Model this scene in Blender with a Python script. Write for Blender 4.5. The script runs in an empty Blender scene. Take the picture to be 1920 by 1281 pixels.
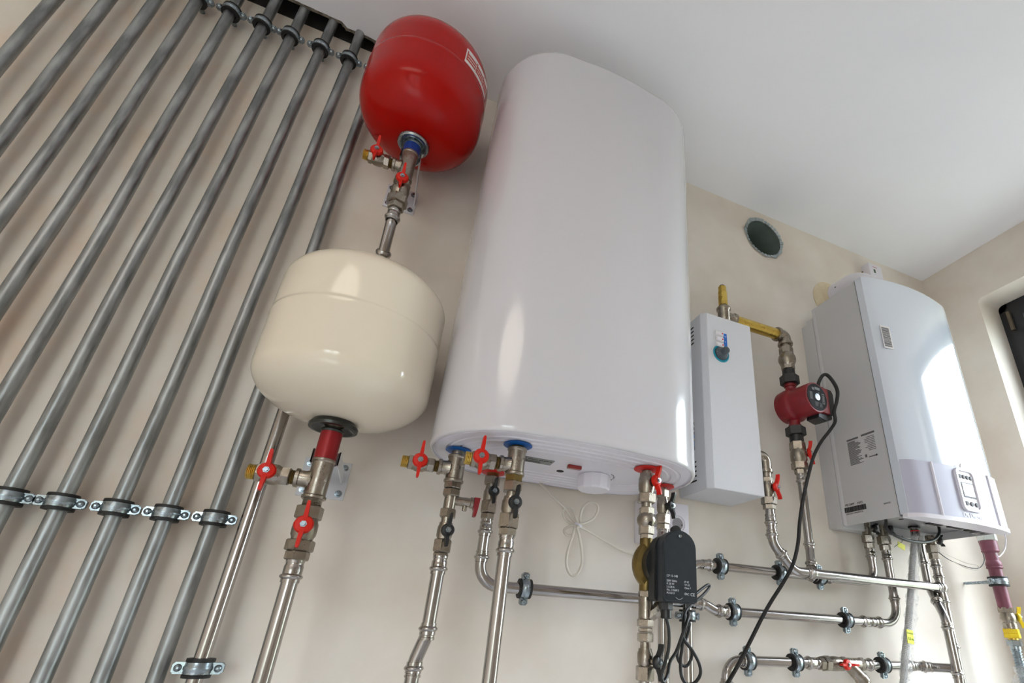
import bpy, bmesh, math, random
from mathutils import Matrix, Vector, Euler
random.seed(7)
PI = math.pi
SC = bpy.context.scene
COL = SC.collection

# ------------------------------------------------------------------ camera
RM = ((0.91589344, -0.39833657, 0.04967085), (0.20371145, 0.35460092, -0.91255675), (0.3458914, 0.84592326, 0.40592238))
FP, CX, CY, CD = 931.381, 1121.247, 758.680, 1.12955
cam_data = bpy.data.cameras.new('camera')
cam = bpy.data.objects.new('camera', cam_data); COL.objects.link(cam)
cam_data.sensor_fit = 'HORIZONTAL'; cam_data.sensor_width = 36
cam_data.lens = FP/1920*36
cam_data.shift_x = -(CX-960)/1920; cam_data.shift_y = (CY-640.5)/1920
cam_data.clip_start = .02
r0, r1, r2 = [Vector(r) for r in RM]
m = Matrix.Identity(4)
for i in range(3):
    m[i][0] = r0[i]; m[i][1] = -r1[i]; m[i][2] = -r2[i]
m[0][3] = 0; m[1][3] = -CD; m[2][3] = 0
cam.matrix_world = m
SC.camera = cam

def proj(x, y, z):
    p = Vector((x, y+CD, z)); d = r2.dot(p)
    return CX+FP*r0.dot(p)/d, CY+FP*r1.dot(p)/d
def zat(x, y, py):
    lo, hi = -1.0, 1.7
    for _ in range(40):
        q = (lo+hi)/2
        if proj(x, y, q)[1] > py: lo = q
        else: hi = q
    return lo
def at(px, py, Y):
    v = Vector(((px-CX)/FP, (py-CY)/FP, 1))
    r = Vector([RM[0][i]*v[0]+RM[1][i]*v[1]+RM[2][i]*v[2] for i in range(3)])
    t = (Y+CD)/r[1]
    return Vector((r[0]*t, Y, r[2]*t))

# ------------------------------------------------------------------ materials
def lin(c):
    return tuple(((v/255)/12.92 if v/255 <= .04045 else ((v/255+.055)/1.055)**2.4) for v in c)+(1,)
def mat(name, rgb, rough=.5, metal=0, rgb2=None, scale=20, detail=4, bump=0, bscale=None, coat=0, rvar=0, spec=None, lo=.35, hi=.65, stretch=None):
    M = bpy.data.materials.new(name); M.use_nodes = True
    N = M.node_tree.nodes; L = M.node_tree.links; b = N['Principled BSDF']
    b.inputs['Base Color'].default_value = lin(rgb); b.inputs['Roughness'].default_value = rough
    b.inputs['Metallic'].default_value = metal; b.inputs['Coat Weight'].default_value = coat
    b.inputs['Coat Roughness'].default_value = .03
    if spec is not None: b.inputs['Specular IOR Level'].default_value = spec
    tc = N.new('ShaderNodeTexCoord'); mp = N.new('ShaderNodeMapping'); L.new(tc.outputs['Object'], mp.inputs[0])
    if stretch: mp.inputs['Scale'].default_value = stretch
    if rgb2 or rvar:
        n = N.new('ShaderNodeTexNoise'); n.inputs['Scale'].default_value = scale; n.inputs['Detail'].default_value = detail
        L.new(mp.outputs[0], n.inputs['Vector'])
        if rgb2:
            r = N.new('ShaderNodeValToRGB'); r.color_ramp.elements[0].position = lo; r.color_ramp.elements[1].position = hi
            r.color_ramp.elements[0].color = lin(rgb); r.color_ramp.elements[1].color = lin(rgb2)
            L.new(n.outputs['Fac'], r.inputs[0]); L.new(r.outputs[0], b.inputs['Base Color'])
        if rvar:
            q = N.new('ShaderNodeMapRange'); q.inputs['From Min'].default_value = .3; q.inputs['From Max'].default_value = .7
            q.inputs['To Min'].default_value = max(rough-rvar, .02); q.inputs['To Max'].default_value = rough+rvar
            L.new(n.outputs['Fac'], q.inputs[0]); L.new(q.outputs[0], b.inputs['Roughness'])
    if bump:
        n2 = N.new('ShaderNodeTexNoise'); n2.inputs['Scale'].default_value = bscale or scale; n2.inputs['Detail'].default_value = 5
        L.new(mp.outputs[0], n2.inputs['Vector'])
        bb = N.new('ShaderNodeBump'); bb.inputs['Strength'].default_value = bump; bb.inputs['Distance'].default_value = .002
        L.new(n2.outputs['Fac'], bb.inputs['Height']); L.new(bb.outputs[0], b.inputs['Normal'])
    return M

PLASTER = mat('plaster_wall', (214, 203, 190), .8, rgb2=(232, 225, 216), scale=3.2, detail=9, bump=.5, bscale=9)
def add_primer(M):
    N = M.node_tree.nodes; L = M.node_tree.links; b = N['Principled BSDF']
    src = b.inputs['Base Color'].links[0].from_socket
    tc = N.new('ShaderNodeTexCoord'); sx = N.new('ShaderNodeSeparateXYZ'); L.new(tc.outputs['Object'], sx.inputs[0])
    mr = N.new('ShaderNodeMapRange'); mr.inputs['From Min'].default_value = -.1; mr.inputs['From Max'].default_value = -.6
    L.new(sx.outputs['X'], mr.inputs[0])
    n = N.new('ShaderNodeTexNoise'); n.inputs['Scale'].default_value = 5; n.inputs['Detail'].default_value = 9; n.inputs['Roughness'].default_value = .7
    mp = N.new('ShaderNodeMapping'); mp.inputs['Scale'].default_value = (1.6, 1, .8); L.new(tc.outputs['Object'], mp.inputs[0]); L.new(mp.outputs[0], n.inputs['Vector'])
    r = N.new('ShaderNodeValToRGB'); r.color_ramp.elements[0].position = .47; r.color_ramp.elements[1].position = .66
    L.new(n.outputs['Fac'], r.inputs[0])
    mu = N.new('ShaderNodeMath'); mu.operation = 'MULTIPLY'; L.new(mr.outputs[0], mu.inputs[0]); L.new(r.outputs[0], mu.inputs[1])
    mu2 = N.new('ShaderNodeMath'); mu2.operation = 'MULTIPLY'; mu2.inputs[1].default_value = .5; L.new(mu.outputs[0], mu2.inputs[0])
    mx = N.new('ShaderNodeMix'); mx.data_type = 'RGBA'; mx.inputs[7].default_value = lin((222, 186, 156))
    L.new(mu2.outputs[0], mx.inputs[0]); L.new(src, mx.inputs[6]); L.new(mx.outputs[2], b.inputs['Base Color'])
add_primer(PLASTER)
CEIL = mat('ceiling_paint', (240, 240, 243), .75, rgb2=(236, 236, 240), scale=2)
FLOOR = mat('floor_tile', (208, 210, 214), .6, rgb2=(214, 216, 220), scale=4, bump=.3)
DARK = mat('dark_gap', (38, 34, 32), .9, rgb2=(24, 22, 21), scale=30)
EDGE = mat('plaster_edge', (120, 112, 100), .9, rgb2=(84, 76, 66), scale=60, bump=.8)
WINF = mat('dark_window_frame', (34, 35, 40), .35, rgb2=(38, 39, 44), scale=3)
HANDLE = mat('bronze_hinge', (120, 108, 92), .4, .6, rgb2=(104, 94, 82), scale=30)
GALV = mat('galvanized_steel', (122, 125, 126), .4, .82, rgb2=(168, 171, 172), scale=60, detail=10, rvar=.12, bump=.2, bscale=90, stretch=(1, 1, .22))
ZINC = mat('zinc_plated_steel', (168, 177, 182), .27, .95, rgb2=(142, 154, 162), scale=40, rvar=.08)
RUB = mat('black_rubber', (20, 20, 21), .6, rgb2=(26, 26, 27), scale=50)
STEEL = mat('stainless_steel', (176, 172, 170), .18, 1, rgb2=(160, 156, 153), scale=12, rvar=.05, stretch=(1, 1, .1))
PRESS = mat('press_fitting_steel', (180, 176, 172), .2, 1, rgb2=(158, 153, 148), scale=60, rvar=.1, bump=.25, bscale=90)
NICK = mat('nickel_plated_brass', (160, 152, 142), .3, .95, rgb2=(142, 133, 120), scale=45, rvar=.08, bump=.1, bscale=200)
BRASS = mat('brass', (212, 182, 96), .3, 1, rgb2=(192, 162, 82), scale=30, rvar=.1)
BRASSD = mat('dull_brass', (138, 116, 66), .42, .9, rgb2=(104, 88, 54), scale=25, rvar=.1, bump=.2, bscale=120)
RUST = mat('sealed_bronze', (150, 98, 56), .5, .6, rgb2=(112, 70, 42), scale=60, bump=.5)
REDP = mat('red_handle_plastic', (204, 30, 12), .42, rgb2=(196, 26, 10), scale=10, spec=.3)
DREDP = mat('dark_red_lever', (140, 24, 34), .4, rgb2=(130, 22, 30), scale=10)
BLKP = mat('black_plastic', (24, 26, 28), .38, rgb2=(30, 31, 33), scale=30)
YELP = mat('yellow_paint', (232, 200, 20), .4, rgb2=(224, 190, 24), scale=20)
REDT = mat('red_enamel', (172, 10, 4), .16, rgb2=(164, 8, 3), scale=2, spec=.22)
CREAM = mat('cream_enamel', (226, 215, 196), .13, rgb2=(223, 212, 192), scale=2, coat=.3)
WHITE = mat('white_enamel', (206, 204, 209), .16, rgb2=(204, 202, 207), scale=2, coat=.5)
WHITEP = mat('white_plastic', (226, 222, 230), .32, rgb2=(222, 219, 227), scale=4)
SHEET = mat('white_powder_coat', (208, 208, 213), .42, rgb2=(205, 205, 210), scale=300, bump=.06)
BOILS = mat('boiler_side_sheet', (196, 195, 196), .4, rgb2=(193, 192, 193), scale=5)
BOILF = mat('boiler_gloss_front', (214, 220, 230), .1, rgb2=(210, 217, 228), scale=3, coat=1)
PANEL = mat('boiler_panel_plastic', (188, 188, 204), .36, rgb2=(185, 185, 201), scale=3, spec=.35)
GREYT = mat('grey_tray_sheet', (128, 128, 132), .35, .4, rgb2=(118, 118, 122), scale=5)
BLUE = mat('blue_plastic', (0, 84, 160), .4, rgb2=(0, 78, 150), scale=10)
BLUES = mat('blue_sleeve', (8, 52, 140), .45, rgb2=(6, 46, 128), scale=20)
REDS = mat('red_sleeve', (150, 20, 28), .35, .3, rgb2=(136, 16, 24), scale=20)
REDW = mat('red_washer', (206, 34, 32), .45, rgb2=(196, 30, 30), scale=20)
DSTEEL = mat('dark_flange_steel', (86, 88, 86), .28, .9, rgb2=(64, 66, 64), scale=14, rvar=.08)
PUMPR = mat('pump_red_paint', (132, 26, 34), .38, rgb2=(120, 22, 30), scale=50, bump=.15, bscale=160)
PUMPB = mat('pump_slate_plastic', (32, 40, 47), .38, rgb2=(29, 36, 43), scale=60)
PURP = mat('purple_painted_pipe', (124, 66, 82), .45, rgb2=(112, 58, 74), scale=18, bump=.3)
CORDW = mat('cream_cord', (214, 206, 194), .45, rgb2=(208, 200, 188), scale=10)
CORDB = mat('black_cord', (18, 18, 20), .45, rgb2=(22, 22, 24), scale=10)
TEAL = mat('teal_dial', (18, 142, 166), .3, rgb2=(14, 130, 154), scale=10)
GREYK = mat('grey_knob', (70, 78, 84), .35, rgb2=(64, 72, 78), scale=10)
LABW = mat('label_white', (226, 222, 222), .5, rgb2=(221, 217, 217), scale=10)
LABR = mat('label_red', (186, 60, 44), .5, rgb2=(178, 54, 40), scale=10)
LABS = mat('label_silver', (128, 130, 128), .4, rgb2=(112, 116, 112), scale=20)
LABY = mat('label_yellow', (228, 226, 60), .5, rgb2=(216, 216, 50), scale=10)
INK = mat('ink_dark', (40, 38, 42), .6, rgb2=(44, 42, 46), scale=10)
INKG = mat('ink_grey', (96, 95, 98), .6, rgb2=(90, 89, 92), scale=10)
INKW = mat('ink_white', (214, 218, 224), .6, rgb2=(206, 210, 216), scale=10)
INKG2 = mat('ink_light_grey', (132, 134, 136), .6, rgb2=(124, 126, 128), scale=10)
INKP = mat('ink_green', (90, 130, 30), .6, rgb2=(80, 120, 30), scale=10)
LBLUE = mat('label_blue', (0, 100, 190), .45, rgb2=(0, 92, 180), scale=10)
FOAM = mat('cream_foam', (226, 212, 184), .8, rgb2=(216, 200, 168), scale=30, bump=.5)
FOIL = mat('cut_foil_duct', (182, 194, 198), .3, .8, rgb2=(150, 162, 166), scale=30, bump=.4, bscale=50)
DUCT = mat('green_grey_duct', (126, 140, 132), .5, .3, rgb2=(108, 120, 114), scale=8)
SCREEN = mat('lcd_glass', (150, 140, 150), .12, rgb2=(208, 190, 176), scale=25, coat=1)
def film(name):
    M = bpy.data.materials.new(name); M.use_nodes = True; N = M.node_tree.nodes; L = M.node_tree.links
    b = N['Principled BSDF']; b.inputs['Base Color'].default_value = lin((240, 242, 244)); b.inputs['Roughness'].default_value = .1
    n = N.new('ShaderNodeTexNoise'); n.inputs['Scale'].default_value = 40; n.inputs['Detail'].default_value = 6
    r = N.new('ShaderNodeMapRange'); r.inputs['To Min'].default_value = .02; r.inputs['To Max'].default_value = .45
    L.new(n.outputs['Fac'], r.inputs[0]); L.new(r.outputs[0], b.inputs['Alpha'])
    bu = N.new('ShaderNodeBump'); bu.inputs['Strength'].default_value = .7; bu.inputs['Distance'].default_value = .004
    L.new(n.outputs['Fac'], bu.inputs['Height']); L.new(bu.outputs[0], b.inputs['Normal'])
    return M
FILM = film('clear_plastic_film')
def glass(name):
    M = bpy.data.materials.new(name); M.use_nodes = True; N = M.node_tree.nodes; L = M.node_tree.links
    N.remove(N['Principled BSDF']); o = N['Material Output']
    t = N.new('ShaderNodeBsdfTransparent'); g = N.new('ShaderNodeBsdfGlossy'); g.inputs['Roughness'].default_value = .02
    lw = N.new('ShaderNodeLayerWeight'); lw.inputs[0].default_value = .5
    pw = N.new('ShaderNodeMath'); pw.operation = 'POWER'; pw.inputs[1].default_value = 5; L.new(lw.outputs['Facing'], pw.inputs[0])
    f = N.new('ShaderNodeMath'); f.operation = 'MULTIPLY_ADD'; f.inputs[1].default_value = .9; f.inputs[2].default_value = .05; L.new(pw.outputs[0], f.inputs[0])
    mx = N.new('ShaderNodeMixShader'); L.new(f.outputs[0], mx.inputs[0]); L.new(t.outputs[0], mx.inputs[1]); L.new(g.outputs[0], mx.inputs[2])
    L.new(mx.outputs[0], o.inputs['Surface']); return M
GLASS = glass('window_glass')

# ------------------------------------------------------------------ mesh helpers
def finish(bm, name, m, parent=None, matrix=None, sharp=38):
    bmesh.ops.recalc_face_normals(bm, faces=bm.faces)
    ang = math.radians(sharp)
    for f in bm.faces: f.smooth = True
    for e in bm.edges:
        if len(e.link_faces) == 2:
            e.smooth = e.calc_face_angle(0) < ang
        else: e.smooth = False
    me = bpy.data.meshes.new(name); bm.to_mesh(me); bm.free()
    if isinstance(m, (list, tuple)):
        for q in m: me.materials.append(q)
    else: me.materials.append(m)
    o = bpy.data.objects.new(name, me); COL.objects.link(o)
    if parent: o.parent = parent
    if matrix is not None: o.matrix_local = matrix
    return o
def thing(name, label, cat, matrix=None, group=None):
    o = bpy.data.objects.new(name, None); COL.objects.link(o); o.empty_display_size = .02
    if matrix is not None: o.matrix_local = matrix
    o['label'] = label; o['category'] = cat
    if group: o['group'] = group
    return o
def tag(o, label, cat, group=None):
    o['label'] = label; o['category'] = cat
    if group: o['group'] = group
    return o
def struct(name, bm, m):
    o = finish(bm, name, m); o['kind'] = 'structure'; return o
def T(x=0, y=0, z=0): return Matrix.Translation((x, y, z))
def frame(origin, zdir, ydir=None):
    z = Vector(zdir).normalized()
    y = Vector(ydir) if ydir is not None else (Vector((0, 1, 0)) if abs(z.y) < .9 else Vector((0, 0, 1)))
    y = (y-z*y.dot(z)).normalized(); x = y.cross(z)
    M = Matrix.Identity(4)
    for i in range(3): M[i][0] = x[i]; M[i][1] = y[i]; M[i][2] = z[i]; M[i][3] = origin[i]
    return M
def lathe(bm, prof, seg=28, M=Matrix.Identity(4), phase=0):
    rings = []
    for r, z in prof:
        if r < 1e-6: rings.append([bm.verts.new(M @ Vector((0, 0, z)))])
        else: rings.append([bm.verts.new(M @ Vector((r*math.cos(2*PI*i/seg+phase), r*math.sin(2*PI*i/seg+phase), z))) for i in range(seg)])
    for a, b in zip(rings, rings[1:]):
        for i in range(seg):
            j = (i+1) % seg
            if len(a) == 1 and len(b) == 1: continue
            if len(a) == 1: bm.faces.new((a[0], b[j], b[i]))
            elif len(b) == 1: bm.faces.new((a[i], a[j], b[0]))
            else: bm.faces.new((a[i], a[j], b[j], b[i]))
    return bm
def box(bm, x0, x1, y0, y1, z0, z1, M=Matrix.Identity(4), bev=0):
    vs = [bm.verts.new(M @ Vector(p)) for p in ((x0, y0, z0), (x1, y0, z0), (x1, y1, z0), (x0, y1, z0), (x0, y0, z1), (x1, y0, z1), (x1, y1, z1), (x0, y1, z1))]
    fs = [bm.faces.new([vs[i] for i in q]) for q in ((0, 3, 2, 1), (4, 5, 6, 7), (0, 1, 5, 4), (1, 2, 6, 5), (2, 3, 7, 6), (3, 0, 4, 7))]
    if bev:
        es = list({e for f in fs for e in f.edges})
        bmesh.ops.bevel(bm, geom=es, offset=bev, segments=2, affect='EDGES', profile=.6)
    return bm
def B(*a, **k): return box(bmesh.new(), *a, **k)
def extrude_poly(bm, pts, d0, d1, M=Matrix.Identity(4)):
    """polygon in local XZ, extruded along local Y from d0 to d1"""
    a = [bm.verts.new(M @ Vector((p[0], d0, p[1]))) for p in pts]; b = [bm.verts.new(M @ Vector((p[0], d1, p[1]))) for p in pts]
    bm.faces.new(a); bm.faces.new(b[::-1]); n = len(pts)
    for i in range(n): bm.faces.new((a[i], b[i], b[(i+1) % n], a[(i+1) % n]))
    return bm
def fillet_path(pts, rad, n=8):
    pts = [Vector(p) for p in pts]; out = [pts[0]]
    for i in range(1, len(pts)-1):
        a, b, c = pts[i-1], pts[i], pts[i+1]
        u = (a-b).normalized(); v = (c-b).normalized(); ang = u.angle(v)
        R = rad[i] if isinstance(rad, dict) and i in rad else (rad if not isinstance(rad, dict) else .03)
        if abs(ang-PI) < 1e-3: continue
        t = min(R/math.tan(ang/2), (a-b).length*.48, (c-b).length*.48)
        R = t*math.tan(ang/2); bis = (u+v).normalized(); ctr = b+bis*(R/math.sin(ang/2))
        p0 = b+u*t; p1 = b+v*t; w0 = p0-ctr; w1 = p1-ctr; th = w0.angle(w1)
        for k in range(n+1):
            s = k/n
            out.append(ctr+(w0*math.sin((1-s)*th)+w1*math.sin(s*th))/math.sin(th))
    out.append(pts[-1]); return out
def catmull(pts, n=8):
    P = [Vector(p) for p in pts]; P = [P[0]*2-P[1]]+P+[P[-1]*2-P[-2]]; out = []
    for i in range(1, len(P)-2):
        a, b, c, d = P[i-1:i+3]
        for k in range(n):
            t = k/n
            out.append(.5*((2*b)+(c-a)*t+(2*a-5*b+4*c-d)*t*t+(3*b-a-3*c+d)*t**3))
    out.append(P[-2]); return out
def sweep(bm, path, r, seg=14, ry=None, up=None):
    """r: number or function of (index, fraction)"""
    path = [Vector(p) for p in path]; n = len(path)
    t0 = (path[1]-path[0]).normalized()
    nrm = Vector(up) if up else (Vector((0, 0, 1)) if abs(t0.z) < .9 else Vector((0, 1, 0)))
    rings = []
    for i, p in enumerate(path):
        t = (path[min(i+1, n-1)]-path[max(i-1, 0)]).normalized()
        nrm = (nrm-t*nrm.dot(t)).normalized(); bn = t.cross(nrm)
        rr = r(i, i/(n-1)) if callable(r) else r
        r2_ = ry if ry else rr
        rings.append([bm.verts.new(p+nrm*math.cos(2*PI*k/seg)*rr+bn*math.sin(2*PI*k/seg)*r2_) for k in range(seg)])
    for a, b in zip(rings, rings[1:]):
        for k in range(seg):
            j = (k+1) % seg; bm.faces.new((a[k], a[j], b[j], b[k]))
    bm.faces.new(rings[0][::-1]); bm.faces.new(rings[-1]); return bm
def text(parent, s, size, M, m, name='lettering', align='LEFT'):
    cu = bpy.data.curves.new('t', 'FONT'); cu.body = s; cu.size = size; cu.align_x = align; cu.extrude = size*.02; cu.resolution_u = 3
    o = bpy.data.objects.new('t', cu); COL.objects.link(o)
    dg = bpy.context.evaluated_depsgraph_get(); me = bpy.data.meshes.new_from_object(o.evaluated_get(dg))
    bpy.data.objects.remove(o); me.materials.clear(); me.materials.append(m)
    q = bpy.data.objects.new(name, me); COL.objects.link(q); q.parent = parent; q.matrix_local = M
    return q
# text frames: facing -y (front) and facing -x (left side), facing -z (underside)
def MF(x, y, z): return Matrix(((1, 0, 0, x), (0, 0, -1, y), (0, 1, 0, z), (0, 0, 0, 1)))
def MS(x, y, z): return Matrix(((0, 0, -1, x), (-1, 0, 0, y), (0, 1, 0, z), (0, 0, 0, 1)))
def MU(x, y, z): return Matrix(((1, 0, 0, x), (0, -1, 0, y), (0, 0, -1, z), (0, 0, 0, 1)))

# profiles of stack pieces from 0 to L
def prof(kind, L, r):
    b = min(.0012, L*.2)
    if kind == 'cyl': return [(0, 0), (r-b, 0), (r, b), (r, L-b), (r-b, L), (0, L)]
    if kind == 'thread':
        n = max(3, int(L/.0022)); p = [(0, 0)]
        for i in range(n): p += [(r*.93, L*i/n), (r, L*(i+.5)/n)]
        return p+[(r*.93, L), (0, L)]
    if kind == 'body': return [(0, 0), (r*.84, 0), (r*.86, L*.12), (r*.98, L*.25), (r, L*.5), (r*.98, L*.75), (r*.86, L*.88), (r*.84, L), (0, L)]
    if kind == 'bulb': return [(0, 0), (r*.66, 0)]+[(r*(.66+.34*math.sin(PI*t)), L*t) for t in [i/10 for i in range(1, 10)]]+[(r*.66, L), (0, L)]
    if kind == 'bead': return [(0, 0), (r*.8, 0)]+[(r*(.8+.2*math.sin(PI*t)), L*t) for t in [i/8 for i in range(1, 8)]]+[(r*.8, L), (0, L)]
    if kind == 'sleeve': return [(0, 0), (r, 0), (r, L*.2), (r*.93, L*.28), (r*.93, L*.45), (r, L*.53), (r, L*.85), (r*.95, L), (0, L)]
    if kind == 'neck': return [(0, 0), (r, 0), (r, L), (0, L)]
def piece(bm, kind, z0, z1, r, M=Matrix.Identity(4)):
    L = z1-z0; M = M @ T(0, 0, z0)
    if kind == 'hex':
        b = min(.0014, L*.2); R = r*1.1
        # cut corners: 6-sided with chamfered ends
        lathe(bm, [(0, 0), (R*.9, 0), (R, b), (R, L-b), (R*.9, L), (0, L)], 6, M, phase=.3)
    else: lathe(bm, prof(kind, L, r), 28, M)
    return bm
PN = {'hex': 'hex_nut', 'cyl': 'collar', 'thread': 'threaded_nipple', 'body': 'valve_body', 'bulb': 'bulb_body', 'bead': 'press_ring', 'sleeve': 'press_sleeve', 'neck': 'neck'}
def add(parent, kind, z0, z1, r, m, name=None, M=Matrix.Identity(4)):
    if z1 < z0: z0, z1 = z1, z0
    return finish(piece(bmesh.new(), kind, z0, z1, r, M), name or PN[kind], m, parent)

def handle(parent, z, stem, off, d, m, wing=(0, 0, 1), hub=.0135, reach=.034, bolt=True):
    """butterfly handle at local height z; d = direction it faces (parent local), off = distance of hub face from axis"""
    d = Vector(d).normalized(); w = Vector(wing); w = (w-d*w.dot(d)).normalized()
    M = frame(Vector((0, 0, z))+d*0, d, w)   # local z = d, local y = wing direction
    finish(lathe(bmesh.new(), [(0, 0), (stem, 0), (stem, off), (0, off)], 16, M), 'valve_stem', NICK, parent)
    bm = bmesh.new()
    lathe(bm, [(0, off-.003), (hub*.8, off-.003), (hub, off), (hub, off+.004), (hub*.85, off+.007), (hub*.45, off+.0085), (0, off+.0085)], 24, M)
    for s in (1, -1):
        pts = []
        for t in [i/8 for i in range(9)]:
            y = s*(hub*.55+(reach-hub*.55)*t); wdt = (.0062-.0022*t) if t < .95 else .003
            zc = off+.003+.007*math.sin(t*PI*.5)*1.0
            pts.append((y, wdt, zc))
        rings = []
        for y, wd, zc in pts:
            rings.append([bm.verts.new(M @ Vector(q)) for q in ((-wd*.55, y, zc-.005), (wd*.55, y, zc-.005), (wd*.55, y, zc+.005), (-wd*.55, y, zc+.005))])
        for a, b in zip(rings, rings[1:]):
            for k in range(4): bm.faces.new((a[k], a[(k+1) % 4], b[(k+1) % 4], b[k]))
        bm.faces.new(rings[0]); bm.faces.new(rings[-1])
    h = finish(bm, 'butterfly_handle', m, parent)
    if bolt:
        b = bmesh.new(); lathe(b, [(0, off+.007), (.0052, off+.007), (.0052, off+.010), (0, off+.010)], 6, M); lathe(b, [(0, off+.010), (.0036, off+.010), (.003, off+.0125), (0, off+.0125)], 12, M)
        finish(b, 'handle_bolt', ZINC, h)
    return h

def vstack(name, label, cat, x, y, segs, group=None, base=None):
    """vertical thing at (x, y); segs: (kind, pixel row top, pixel row bottom, radius, material[, part name])"""
    zs = [(zat(x, y, s[1]), zat(x, y, s[2])) for s in segs]
    z0 = min(min(a) for a in zs)
    t = thing(name, label, cat, T(x, y, z0), group)
    for s, (a, b) in zip(segs, zs):
        add(t, s[0], b-z0, a-z0, s[3], s[4], s[5] if len(s) > 5 else None)
    t['z0'] = z0
    return t, z0
def valve_v(label, x, y, segs, hrow, hdir, hm, off, hub=.0135, reach=.034, group='ball valves', name='ball_valve', cat='valve'):
    t, z0 = vstack(name, label, cat, x, y, segs, group)
    handle(t, zat(x, y, hrow)-z0, .005, off, hdir, hm, (0, 0, 1), hub, reach)
    del t['z0']
    return t
def valve_h(label, x0, x1, y, z, hm, tip=True, r=.0165, hx=.5, reach=.034, hdir=(0, -1, 0), wing=(0, 0, 1), mtip=None, off=.022, s=1.0):
    """horizontal ball valve from x0 (tee side) to x1 (free end) """
    L = abs(x1-x0); d = (1 if x1 > x0 else -1, 0, 0)
    Mx = frame((x0, y, z), d, (0, 1, 0))
    t = thing('ball_valve', label, 'valve', Mx, 'ball valves')
    a = 0
    add(t, 'thread', 0, L*.1, r*.7, BRASSD, 'threaded_nipple')
    add(t, 'hex', L*.1, L*.3, r*.86, NICK)
    add(t, 'body', L*.28, L*.7, r, NICK)
    add(t, 'hex', L*.68, L*.82, r*.86, NICK)
    add(t, 'thread', L*.82, L, r*.72, mtip or BRASS, 'threaded_outlet')
    R = Mx.to_3x3().inverted()
    handle(t, L*hx, .005, off, R @ Vector(hdir), hm, R @ Vector(wing), .0135*s, reach*s)
    return t
def tee(label, x, y, rt, rb, r, zb, bx, rbr=None, group='nickel tees'):
    z0 = zat(x, y, rb); z1 = zat(x, y, rt)
    t = thing('tee_fitting', label, 'pipe fitting', T(x, y, z0), group)
    L = z1-z0; rr = r
    bm = bmesh.new()
    lathe(bm, [(0, 0), (rr*1.02, 0), (rr*1.12, .0015), (rr*1.12, .005), (rr, .007), (rr, L-.007), (rr*1.1, L-.005), (rr*1.1, L-.0015), (rr, L), (0, L)], 32)
    finish(bm, 'tee_body', NICK, t)
    q = rbr or r*.85; B_ = abs(bx-x); M = frame((0, 0, zb-z0), (1 if bx > x else -1, 0, 0), (0, 1, 0))
    finish(lathe(bmesh.new(), [(0, .004), (q*1.15, r*.7), (q*.95, r*1.2), (q*.95, B_-.007), (q*1.1, B_-.006), (q*1.1, B_-.001), (q, B_), (0, B_)], 28, M), 'tee_branch', NICK, t)
    return t

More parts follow.
